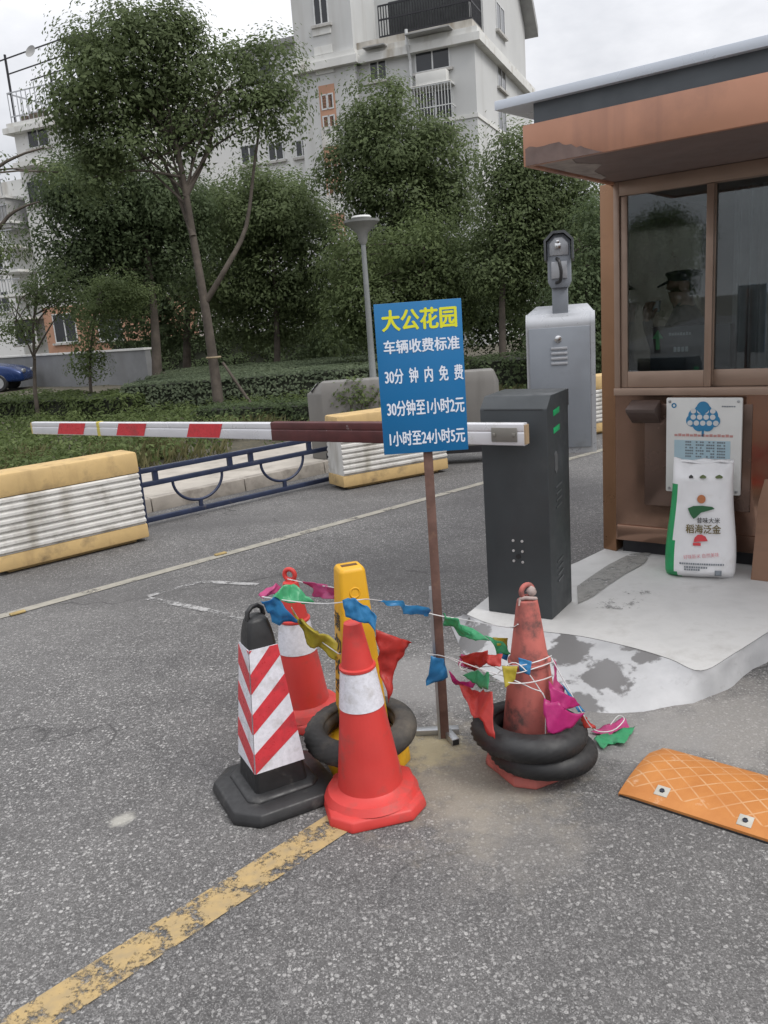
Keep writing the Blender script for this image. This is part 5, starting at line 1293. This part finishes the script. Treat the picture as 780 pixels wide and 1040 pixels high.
t = thing('rag_knot', 'dirty white rag knotted round the ring of the faded cone', 'rag', tc_ + Vector((0, 0, H3 + .004))); t.scale = (.8, .8, .75)
rg = MB(); rr = random.Random(4)
rings = []
for i in range(9):
    u = i / 8; rings.append([(.02 * math.cos(a) * (1 + .5 * mnoise.noise(Vector((a, u * 5, 0)))) * math.sin(math.pi * (.08 + .9 * u)) ** .6 + .016, .018 * math.sin(a) * math.sin(math.pi * (.08 + .9 * u)) ** .6 - .014, .045 * u + .012) for a in np.linspace(0, 2 * math.pi, 13)[:-1]])
rg.loft(rings); rg.tube([(-.03, -.012, .0), (-.01, -.024, .008), (.02, -.026, .004), (.034, -.01, -.004)], .009, 7); rg.tube([(-.03, -.012, 0), (-.04, -.03, -.025)], [.008, .003], 6)
rg.build('knot', mat('dirty_white_cloth', (.34, .27, .25), .9, var=.2, vs=30), t, smooth=60)

# black post with red and white chevrons
bp_ = P(279.5, 803); CHZ = hgt(bp_, 622)
chev = thing('chevron_post', 'black square bollard with red and white chevron sheeting on an eight sided foot', 'bollard', bp_, math.atan2(bp_.y, bp_.x) - math.pi / 2 + R(17))
b = MB(); b.loft([octo(.185, 0), octo(.187, .015), octo(.178, .042), octo(.15, .05)]); b.loft([octo(.128, .05, .75), octo(.122, .060, .75), octo(.112, .064, .75)]); b.build('base', BLACKP, chev, bevel=.005)
def sq(s, z, c=.012): h = s / 2; return [(h, -h + c, z), (h, h - c, z), (h - c, h, z), (-h + c, h, z), (-h, h - c, z), (-h, -h + c, z), (-h + c, -h, z), (h - c, -h, z)]
sA, sB = .187, .092
def sside(z): return sA + (sB - sA) * (z - .06) / (CHZ - .075 - .06)
b = MB(); b.loft([sq(sA, .05), sq(sside(CHZ - .075), CHZ - .075), sq(sside(CHZ - .06) - .006, CHZ - .05), sq(.07, CHZ - .02), sq(.045, CHZ - .008), sq(.02, CHZ - .004, .004)]); b.build('post_body', BLACKP, chev, bevel=.004)
b = MB(Matrix.Translation((0, 0, CHZ - .006)) @ Matrix.Rotation(R(20), 4, 'Z')); b.tube([(-.034, 0, -.012), (-.03, 0, .014), (-.012, 0, .028), (.012, 0, .028), (.03, 0, .014), (.034, 0, -.012)], .008, 8); b.build('ring_handle', BLACKP, chev, smooth=60)
zc0, zc1 = .135, CHZ - .105
def chev_face(side):                        # -1: the left face, 0: the front face; flat sheets just off the plastic
    def pt(u, z, e=.002):                   # u in 0..1 from the shared near edge outwards
        h = sside(z) / 2 + e; w = 2 * h - .004
        if side == 0: return (-h + .002 + u * w, -h, z)
        return (-h, -h + .002 + u * w, z)
    def poly(pts, m, name, e):
        b = MB(); q = [pt(u, z, e) for u, z in pts]; q2 = [pt(u, z, -.001) for u, z in pts]; n = len(q)
        b.add(q + q2, [tuple(range(n))] + [(j, (j + 1) % n, n + (j + 1) % n, n + j) for j in range(n)]); return b.build(name, m, chev)
    poly([(0, zc0), (1, zc0), (1, zc1), (0, zc1)], WHITE_REFL, 'white_sheeting', .0018)
    st, rise = (zc1 - zc0) / 3.08, (zc1 - zc0) * (.26 if side == 0 else .17)
    def clip(pts):
        def half(ps, f, lim, sgn):
            out = []
            for i in range(len(ps)):
                a, c = ps[i], ps[(i + 1) % len(ps)]; fa_, fc_ = sgn * (a[1] - lim), sgn * (c[1] - lim)
                if fa_ >= 0: out.append(a)
                if fa_ * fc_ < 0: k = fa_ / (fa_ - fc_); out.append((a[0] + (c[0] - a[0]) * k, lim))
            return out
        ps = half(pts, 1, zc0 + .001, 1)
        return half(ps, 1, zc1 - .001, -1) if ps else ps
    for k in range(0, 4):
        z = zc0 + .0 + k * st
        ps = clip([(0.012, z), (.99, z + rise), (.99, z + rise + st * .50), (.012, z + st * .50)])
        if len(ps) > 2: poly(ps, RED_REFL, 'red_chevron', .0032)
chev_face(0); chev_face(-1)

# yellow square cone inside a tyre
yc = P(371, 768); YH = hgt(yc, 574)
YEL = mat('yellow_plastic', (.62, .33, .012), .5, var=.07, vs=6, dirt=(.36, .21, .03), dirt_amt=(.6, .8), ds=10, bmp=.1)
yel = thing('yellow_warning_cone', 'tall yellow square warning cone with black characters down its side, standing in a tyre', 'warning cone', yc, math.atan2(yc.y, yc.x) - math.pi / 2 + R(14))
b = MB(); b.loft([sq(.29, 0, .05), sq(.285, .05, .05), sq(.255, .10, .05), sq(.21, .115, .04)]); b.build('base', YEL, yel, bevel=.008)
yA, yB = .165, .092
def ysd(z): return yA + (yB - yA) * (z - .11) / (YH - .11)
b = MB(); b.loft([sq(yA, .105, .01), sq(ysd(YH - .012), YH - .012, .01), sq(yB - .012, YH, .008)]); b.build('cone_body', YEL, yel, bevel=.004)
b = MB(); b.box(-.028, .028, -.011, .011, YH - .002, YH + .0015); b.build('top_slot', mat('dark_slot', (.10, .045, .01), .7), yel)
zq = YH - .085; b = MB(Matrix.Translation((0.0, -ysd(zq) / 2 - .0005, zq)) @ Matrix.Rotation(R(86), 4, 'X')); b.torus(.017, .003, 24, 8, .8); b.build('moulded_ring', YEL, yel, smooth=60)
for k, ch_ in enumerate('请勿泊车'):
    zt_, zb_ = YH - .16 - k * .085, YH - .16 - k * .085 - .062; zm = (zt_ + zb_) / 2
    Mx = Matrix.Rotation(R(-90), 4, 'Z')
    w_ = ysd(zm) * .32; sl_ = math.atan2((yA - yB) / 2, YH - .11)
    Mf = Mx @ Matrix.Translation((0, -ysd(zm) / 2 - .001, zm)) @ Matrix.Rotation(-sl_, 4, 'X')
    text('lettering', ch_, SK, yel, (-w_, w_, -.031, .031), 0, M=Mf, bold=.02)
TYRE = mat('dusty_tyre_rubber', (.030, .029, .028), .75, var=.25, vs=8, dirt=(.105, .09, .072), dirt_amt=(.48, .72), ds=7, bmp=.3, bs=60)
TYREB = mat('black_tyre_rubber', (.017, .017, .018), .55, var=.25, vs=8, dirt=(.055, .052, .05), dirt_amt=(.52, .75), ds=6, bmp=.25, bs=60)
def tyre(label, loc, Rm, r, m, tilt=(0, 0), tread=26, group='old tyres weighing down the cones'):
    t = thing('tyre', label, 'tyre', loc, 0, group); t.rotation_euler = (tilt[0], tilt[1], 0)
    n, k = 26 * 4, 30
    def kn(i, j):
        a = 2 * math.pi * j / k
        g = 1.0
        if math.cos(a) > .25: g += .05 if ((i + 2 * (j % 2)) // 2) % 2 else -.06         # tread blocks
        if .05 < math.cos(a) < .25: g -= .05
        if -.35 < math.cos(a) < -.18: g += .04
        if math.cos(a) < -.5: g *= .80
        return g
    b = MB(); b.torus(Rm, r, n, k, .88, kn); b.build('tread', m, t, smooth=50)
    b = MB()
    for s in (-1, 1): b.M = Matrix.Translation((0, 0, s * r * .62)); b.torus(Rm - r * .42, r * .16, 64, 8)
    b.build('bead', m, t, smooth=60)
    return t
ty = P(366, 741, .155)
tyre('brown dusty scooter tyre hung round the foot of the yellow square cone', Vector((ty.x, ty.y, .155)), .152, .046, TYRE, (R(3), R(-3)))
q = P(551, 768, .05); tyre('lower black tyre of the stack round the faded cone', Vector((q.x, q.y, .075)), .135, .048, TYREB, (R(-6), R(3)))
q = P(537, 747, .13); tyre('upper black tyre of the stack round the faded cone', Vector((q.x, q.y, .150)), .146, .050, TYREB, (R(-4), R(4)))

# ---------------------------------------------------------------- bunting strung over the cones
FLAGC = {}
def flagm(name, col):
    m, n, b = new_mat(name + '_pennant_film'); v = coord(n)
    c = mixc(n, ramp(n, noise(n, v, 40, 4), .3, .7), [k * .85 for k in col], col); n.links.new(c, b.inputs['Base Color'])
    b.inputs['Roughness'].default_value = .35; b.inputs['Specular IOR Level'].default_value = .5
    tr = nd(n, 'ShaderNodeBsdfTranslucent'); n.links.new(c, tr.inputs['Color'])
    ms = nd(n, 'ShaderNodeMixShader'); ms.inputs[0].default_value = .45
    n.links.new(b.outputs[0], ms.inputs[1]); n.links.new(tr.outputs[0], ms.inputs[2]); n.links.new(ms.outputs[0], n.nodes['Material Output'].inputs['Surface'])
    bump(n, b, noise(n, v, 45, 3), .5, .004)
    FLAGC[name] = m
for k, v in dict(blue=(.05, .28, .56), green=(.09, .46, .22), pink=(.62, .10, .28), yellow=(.58, .48, .06), red=(.58, .06, .05), magenta=(.56, .03, .22)).items(): flagm(k, v)
STR = mat('white_plastic_string', (.55, .54, .54), .5)
SHEER = None
def flag(root, colr, poly, seed=0, amp=.019):
    """a crumpled film pennant: poly = (px, py, distance) corners, first edge on the string"""
    pts = [D(*p) - root.location for p in poly]; c = sum(pts, Vector()) / len(pts)
    n = (pts[1] - pts[0]).cross(pts[2] - pts[0]).normalized(); bm = bmesh.new()
    vs = [bm.verts.new(p) for p in pts]; f = bm.faces.new(vs)
    bmesh.ops.triangulate(bm, faces=[f]); bmesh.ops.subdivide_edges(bm, edges=bm.edges[:], cuts=7, use_grid_fill=True)
    bmesh.ops.triangulate(bm, faces=bm.faces[:])
    for v in bm.verts:
        w = v.co * 22; v.co += n * amp * (mnoise.noise(w + Vector((seed, 0, 0))) * 1.3 + .5 * mnoise.noise(w * 2.6 + Vector((0, seed, 0))))
    me = bpy.data.meshes.new('flag'); bm.to_mesh(me); bm.free()
    me.polygons.foreach_set('use_smooth', [True] * len(me.polygons)); me.materials.append(FLAGC[colr])
    o = bpy.data.objects.new('flag', me); COL.objects.link(o); o.parent = root
    so_ = o.modifiers.new('film', 'SOLIDIFY'); so_.thickness = .0008
    return o
def string(root, pts, r=.0019):
    b = MB(); b.tube(smooth_line([D(*p) - root.location for p in pts], 4), r, 6); b.build('string', STR, root, smooth=60)
YB, YF_, YY, YPz, YR, YT_ = bp_.y, fc.y, yc.y, sb.y, rc.y, tc_.y
bu = thing('bunting', 'string of coloured pennants tied from the black chevron bollard to the price sign post', 'bunting', D(265, 608, YB - .04))
string(bu, [(266, 606, YB - .05), (300, 611, YB - .02), (330, 613, YF_ + .06), (352, 611, YF_ - .035), (366, 609, YF_ - .04), (378, 609, YF_ + .05), (410, 614, YY - .02), (440, 624, YPz - .035), (470, 629, YT_ + .2), (515, 637, YT_ + .03), (526, 634, YT_ - .05)])
string(bu, [(292, 588, YR - .045), (320, 594, YR - .1), (340, 597, YY + .05), (362, 604, YY + .1)])
string(bu, [(296, 617, YB - .01), (312, 640, YB + .06), (341, 662, YF_ + .05), (346, 664, YF_ + .05)])
for i, (c_, poly) in enumerate((
    ('pink', [(262, 604, YB - .03), (280, 592, YB), (287, 598, YB + .02), (268, 609, YB - .05)]),
    ('green', [(276, 607, YB - .055), (288, 594, YB + .0), (298, 593, YB + .02), (320, 611, YB + .0), (296, 612, YB - .02)]),
    ('blue', [(265, 608, YB - .06), (279, 607, YB - .06), (307, 635, YB + .02), (276, 634, YB - .05)]),
    ('yellow', [(295, 616, YB - .01), (304, 628, YB + .02), (322, 644, YB + .06), (343, 655, YF_ + .06), (342, 671, YF_ + .06), (312, 651, YB + .04)]),
    ('pink', [(310, 590, YR - .08), (340, 597, YY + .06), (339, 609, YY + .06), (322, 606, YR - .12)]),
    ('blue', [(347, 611, YF_ - .04), (361, 608, YF_ - .06), (383, 625, YF_ - .05), (381, 641, YF_ - .07), (366, 632, YF_ - .075), (351, 626, YF_ - .05)]),
    ('red', [(381, 639, YF_ + .06), (418, 652, YF_ + .12), (404, 672, YF_ + .09), (394, 714, YF_ + .06), (386, 680, YF_ + .06)]),
    ('blue', [(386, 610, YF_ + .1), (394, 609, YF_ + .14), (439, 619, YPz - .06), (437, 625, YPz - .06), (410, 621, YF_ + .2)]),
    ('green', [(449, 623, YPz - .04), (462, 627, YPz - .1), (479, 644, YPz - .15), (468, 646, YPz - .13), (453, 634, YPz - .06)]))):
    flag(bu, c_, poly, i * 3.7)
b2 = thing('bunting', 'tangled string of pennants wrapped round the faded cone and trailing on the ground', 'bunting', D(455, 668, YPz - .05))
string(b2, [(434, 664, YPz - .06), (442, 665, YPz - .05), (452, 667, YPz - .05), (478, 677, YPz - .12), (505, 676, YT_ - .02), (528, 676, YT_ - .105), (548, 671, YT_ - .10), (560, 666, YT_ - .04)])
string(b2, [(455, 667, YPz - .05), (490, 680, YT_ - .06), (515, 688, YT_ - .11), (540, 699, YT_ - .125), (553, 708, YT_ - .12), (554, 748, YT_ - .14)])
string(b2, [(467, 672, YPz - .1), (480, 674, YPz - .12), (500, 686, YT_ - .08), (520, 673, YT_ - .10), (535, 682, YT_ - .12), (552, 706, YT_ - .12)])
string(b2, [(500, 676, YT_ - .02), (520, 684, YT_ - .11), (545, 678, YT_ - .115), (562, 672, YT_ - .03)])
string(b2, [(470, 680, YPz - .12), (488, 690, YPz - .15), (506, 692, YT_ - .10), (530, 694, YT_ - .125), (552, 690, YT_ - .115), (566, 684, YT_ - .02)])
string(b2, [(560, 668, YT_ - .06), (572, 690, YT_ - .08), (590, 722, YT_ - .1), (603, 741, YT_ - .06), (622, 742, YT_ + .05), (634, 731, YT_ + .10), (628, 727, YT_ + .12), (620, 736, YT_ + .08)])
b = MB(Matrix.Translation(D(471, 676, YPz - .13) - b2.location) @ Matrix.Rotation(R(70), 4, 'X')); b.torus(.014, .003, 20, 6); b.build('string_loop', STR, b2, smooth=60)
gz = lambda x, y: (x, y, P(x, y, .015).y)
for i, (c_, poly) in enumerate((
    ('yellow', [(500, 647, YT_ + .06), (516, 648, YT_ + .06), (516, 660, YT_ + .05), (503, 657, YT_ + .05)]),
    ('blue', [(503, 661, YT_ + .05), (516, 664, YT_ + .05), (515, 671, YT_ + .04), (508, 668, YT_ + .04)]),
    ('blue', [(437, 665, YPz - .07), (451, 669, YPz - .06), (455, 688, YPz - .06), (433, 697, YPz - .08)]),
    ('red', [(465, 667, YPz - .1), (494, 661, YT_ + .0), (497, 672, YT_ + .0), (480, 683, YPz - .14), (470, 676, YPz - .12)]),
    ('magenta', [(455, 682, YPz - .09), (468, 690, YPz - .1), (483, 694, YPz - .13), (480, 699, YPz - .13), (462, 697, YPz - .1)]),
    ('green', [(469, 684, YPz - .14), (484, 681, YPz - .16), (497, 684, YT_ - .08), (496, 701, YT_ - .1), (482, 697, YPz - .17)]),
    ('yellow', [(510, 677, YT_ - .1), (526, 677, YT_ - .11), (523, 690, YT_ - .13), (513, 699, YT_ - .13)]),
    ('red', [(463, 694, YPz - .12), (482, 700, YPz - .16), (500, 703, YT_ - .12), (502, 754, YT_ - .2), (486, 730, YT_ - .14)]),
    ('magenta', [(553, 708, YT_ - .12), (572, 718, YT_ - .14), (592, 728, YT_ - .12), (577, 741, YT_ - .15), (555, 746, YT_ - .17)]),
    ('pink', [(559, 671, YT_ - .06), (566, 688, YT_ - .07), (574, 708, YT_ - .08), (563, 703, YT_ - .1)]),
    ('blue', [(569, 692, YT_ - .08), (580, 706, YT_ - .08), (595, 724, YT_ - .08), (587, 723, YT_ - .1)]),
    ('red', [(588, 726, YT_ - .1), (598, 732, YT_ - .06), (604, 741, YT_ - .06), (594, 739, YT_ - .08)]),
    ('pink', [(468, 664, YPz - .1), (484, 668, YPz - .13), (478, 679, YPz - .14), (466, 676, YPz - .12)]),
    ('blue', [(526, 668, YT_ - .10), (540, 672, YT_ - .12), (538, 686, YT_ - .13), (527, 682, YT_ - .12)]),
    ('green', [(458, 632, YPz - .06), (480, 638, YPz - .12), (497, 650, YT_ + .05), (484, 652, YPz - .16), (466, 645, YPz - .1)]),
    ('green', [(492, 645, YT_ + .04), (510, 652, YT_ + .05), (520, 664, YT_ + .03), (505, 664, YT_ + .04)]),
    ('magenta', [(558, 690, YT_ - .10), (572, 704, YT_ - .12), (590, 716, YT_ - .10), (572, 722, YT_ - .14), (560, 712, YT_ - .13)]),
    ('red', [(494, 664, YT_ - .02), (512, 666, YT_ - .06), (508, 678, YT_ - .09), (496, 676, YT_ - .06)]),
    ('pink', [gz(600, 742), gz(616, 736), gz(634, 730), gz(640, 738), gz(618, 747)]),
    ('green', [gz(603, 751), gz(613, 744), gz(630, 742), gz(645, 737), gz(634, 756), gz(622, 753), gz(613, 760)]))):
    flag(b2, c_, poly, 50 + i * 2.9, .014)

# ---------------------------------------------------------------- orange speed bump
nA, nB = P(628, 808), P(780, 857); sz_az = math.atan2((nB - nA).y, (nB - nA).x)
SBM, n, bsd = new_mat('orange_rubber_bump')
v = coord(n); mpn = nd(n, 'ShaderNodeMapping'); mpn.inputs['Rotation'].default_value = (0, 0, R(0)); n.links.new(v, mpn.inputs[0])
sep = nd(n, 'ShaderNodeSeparateXYZ'); n.links.new(v, sep.inputs[0])
def diag(sgn):
    a = n.nodes.new('ShaderNodeMath'); a.operation = 'MULTIPLY_ADD'; n.links.new(sep.outputs[1], a.inputs[0]); a.inputs[1].default_value = sgn * 1.15; n.links.new(sep.outputs[0], a.inputs[2])
    s_ = n.nodes.new('ShaderNodeMath'); s_.operation = 'MULTIPLY'; n.links.new(a.outputs[0], s_.inputs[0]); s_.inputs[1].default_value = 1 / .078
    f_ = n.nodes.new('ShaderNodeMath'); f_.operation = 'FRACT'; n.links.new(s_.outputs[0], f_.inputs[0])
    p_ = n.nodes.new('ShaderNodeMath'); p_.operation = 'PINGPONG'; n.links.new(f_.outputs[0], p_.inputs[0]); p_.inputs[1].default_value = .5
    return ramp(n, p_.outputs[0], .035, .06, 1, 0)
mm = n.nodes.new('ShaderNodeMath'); mm.operation = 'MAXIMUM'; n.links.new(diag(1), mm.inputs[0]); n.links.new(diag(-1), mm.inputs[1])
gate_ = n.nodes.new('ShaderNodeMath'); gate_.operation = 'MULTIPLY'; n.links.new(mm.outputs[0], gate_.inputs[0]); n.links.new(ramp(n, sep.outputs[1], .035, .04), gate_.inputs[1])
f1n = noise(n, v, 7, 7, .65)
c = mixc(n, ramp(n, f1n, .3, .7), (.38, .135, .028), (.49, .20, .05))
gl = n.nodes.new('ShaderNodeMath'); gl.operation = 'MULTIPLY'; n.links.new(gate_.outputs[0], gl.inputs[0]); n.links.new(ramp(n, noise(n, v, 16, 4), .3, .6, .25, .8), gl.inputs[1])
c = mixc(n, gl.outputs[0], c, (.52, .31, .16))
c = mixc(n, ramp(n, noise(n, v, 13, 8, .7), .60, .72, 0, .6), c, (.62, .46, .33))
n.links.new(c, bsd.inputs['Base Color']); bsd.inputs['Roughness'].default_value = .65; bump(n, bsd, gate_.outputs[0], -.8, .004)
t = thing('speed_bump', 'worn orange speed bump with a diamond pattern bolted to the asphalt', 'speed bump', nA, sz_az)
LN, DN = 1.0, .335
b = MB(); rows = []
zp = lambda v_: .014 + .034 * math.sin(math.pi * min(1, v_ * 1.02) * .93) ** .8 if v_ < .99 else .010
NX, NV = 40, 18; top_, bot = [], []
for i in range(NX + 1):
    u = i / NX; x = LN * u; rr_ = []
    for j in range(NV + 1):
        v_ = j / NV; y = DN * v_; e_ = min(1, (x + .004) / .05); xs2 = x + (.045 * max(0, v_ - .75) * 4 * max(0, v_ - .75) * 4 if i == 0 else 0)
        rr_.append((xs2, y, zp(v_) * (.45 + .55 * e_ ** .5)))
    top_.append(rr_)
vs = [p for r_ in top_ for p in r_]; nv = len(vs); vs += [(p[0], p[1], 0) for p in vs]
M1_ = NV + 1
fs_ = [(i * M1_ + j, (i + 1) * M1_ + j, (i + 1) * M1_ + j + 1, i * M1_ + j + 1) for i in range(NX) for j in range(NV)]
fs_ += [(i * M1_, (i + 1) * M1_, nv + (i + 1) * M1_, nv + i * M1_) for i in range(NX)] + [(i * M1_ + NV, (i + 1) * M1_ + NV, nv + (i + 1) * M1_ + NV, nv + i * M1_ + NV) for i in range(NX)]
fs_ += [(j, j + 1, nv + j + 1, nv + j) for j in range(NV)] + [(NX * M1_ + j, NX * M1_ + j + 1, nv + NX * M1_ + j + 1, nv + NX * M1_ + j) for j in range(NV)]
b.add(vs, fs_); b.build('ramp_body', SBM, t, smooth=35)
b = MB(); b.box(.004, LN, -.003, -.0002, .0005, .006); b.build('underside_edge', BLACKP, t)
PATCH = mat('worn_pale_patch', (.40, .385, .34), .8, var=.1, vs=30)
for px, py in ((672.5, 804), (757, 833)):
    q = P(px, py, .03) - nA; x = q.dot(azv(sz_az)); y = q.dot(azv(sz_az + math.pi / 2)); z = zp(y / DN)
    sl_ = math.atan2(zp(y / DN + .03) - zp(y / DN - .03), .06 * DN)
    b = MB(Matrix.Translation((x, y, z + .001)) @ Matrix.Rotation(sl_, 4, 'X')); b.box(-.021, .021, -.021, .021, -.003, .001); b.build('bolt_seat', PATCH, t, bevel=.004)
    b = MB(Matrix.Translation((x, y, z + .001)) @ Matrix.Rotation(sl_, 4, 'X')); b.lathe([(0, .0), (.009, .0), (.008, .005), (0, .006)], 6); b.build('bolt', mat('dark_bolt', (.03, .035, .05), .4, .5), t)

# fallen leaves, road stud
LEAFY = mat('fallen_leaf', (.30, .22, .09), .8, var=.3, vs=40)
rd = random.Random(9)
for k, (px, py) in enumerate(((224, 563), (18, 623), (152, 436))[:2]):
    q = P(px, py, .004); t = tag(MB().box(-.045, .045, -.02, .02, 0, .012).build('road_stud', LEAFY, None, bevel=.006), ['small yellowish stud in the middle of the cream lane line', 'small yellowish stud on the cream lane line at the left edge'][k], 'road stud', 'road studs on the lane line')
    t.location = (q.x, q.y, .003); t.rotation_euler = (0, 0, RAZ)

# trees across the road behind the viewer, mirrored in the booth windows
def tree_copy(src, loc, rz, label, sc=1.0):
    r = src.copy(); COL.objects.link(r); r.location = loc; r.rotation_euler = (0, 0, rz); r.scale = (sc, sc, sc); r['label'] = label; r['group'] = 'trees mirrored in the booth windows'
    for ch in src.children:
        c = ch.copy(); COL.objects.link(c); c.parent = r
    return r
src = [o for o in bpy.data.objects if o.name.startswith('broadleaf_tree')]
src.sort(key=lambda o: o.name)
for k, (i, x, y, rz, lb) in enumerate(((4, -10.6, -.6, .4, 'low dark tree across the road, mirrored at the left jamb of the booth window'), (3, -6.6, -8.4, 5.0, 'tall tree across the road, mirrored in the right booth window'), (1, -15.5, -7.0, 1.0, 'bushy tree farther across the road, mirrored in the middle of the left booth window'))):
    tree_copy(src[i], (x, y, -.5), rz, lb, .8)
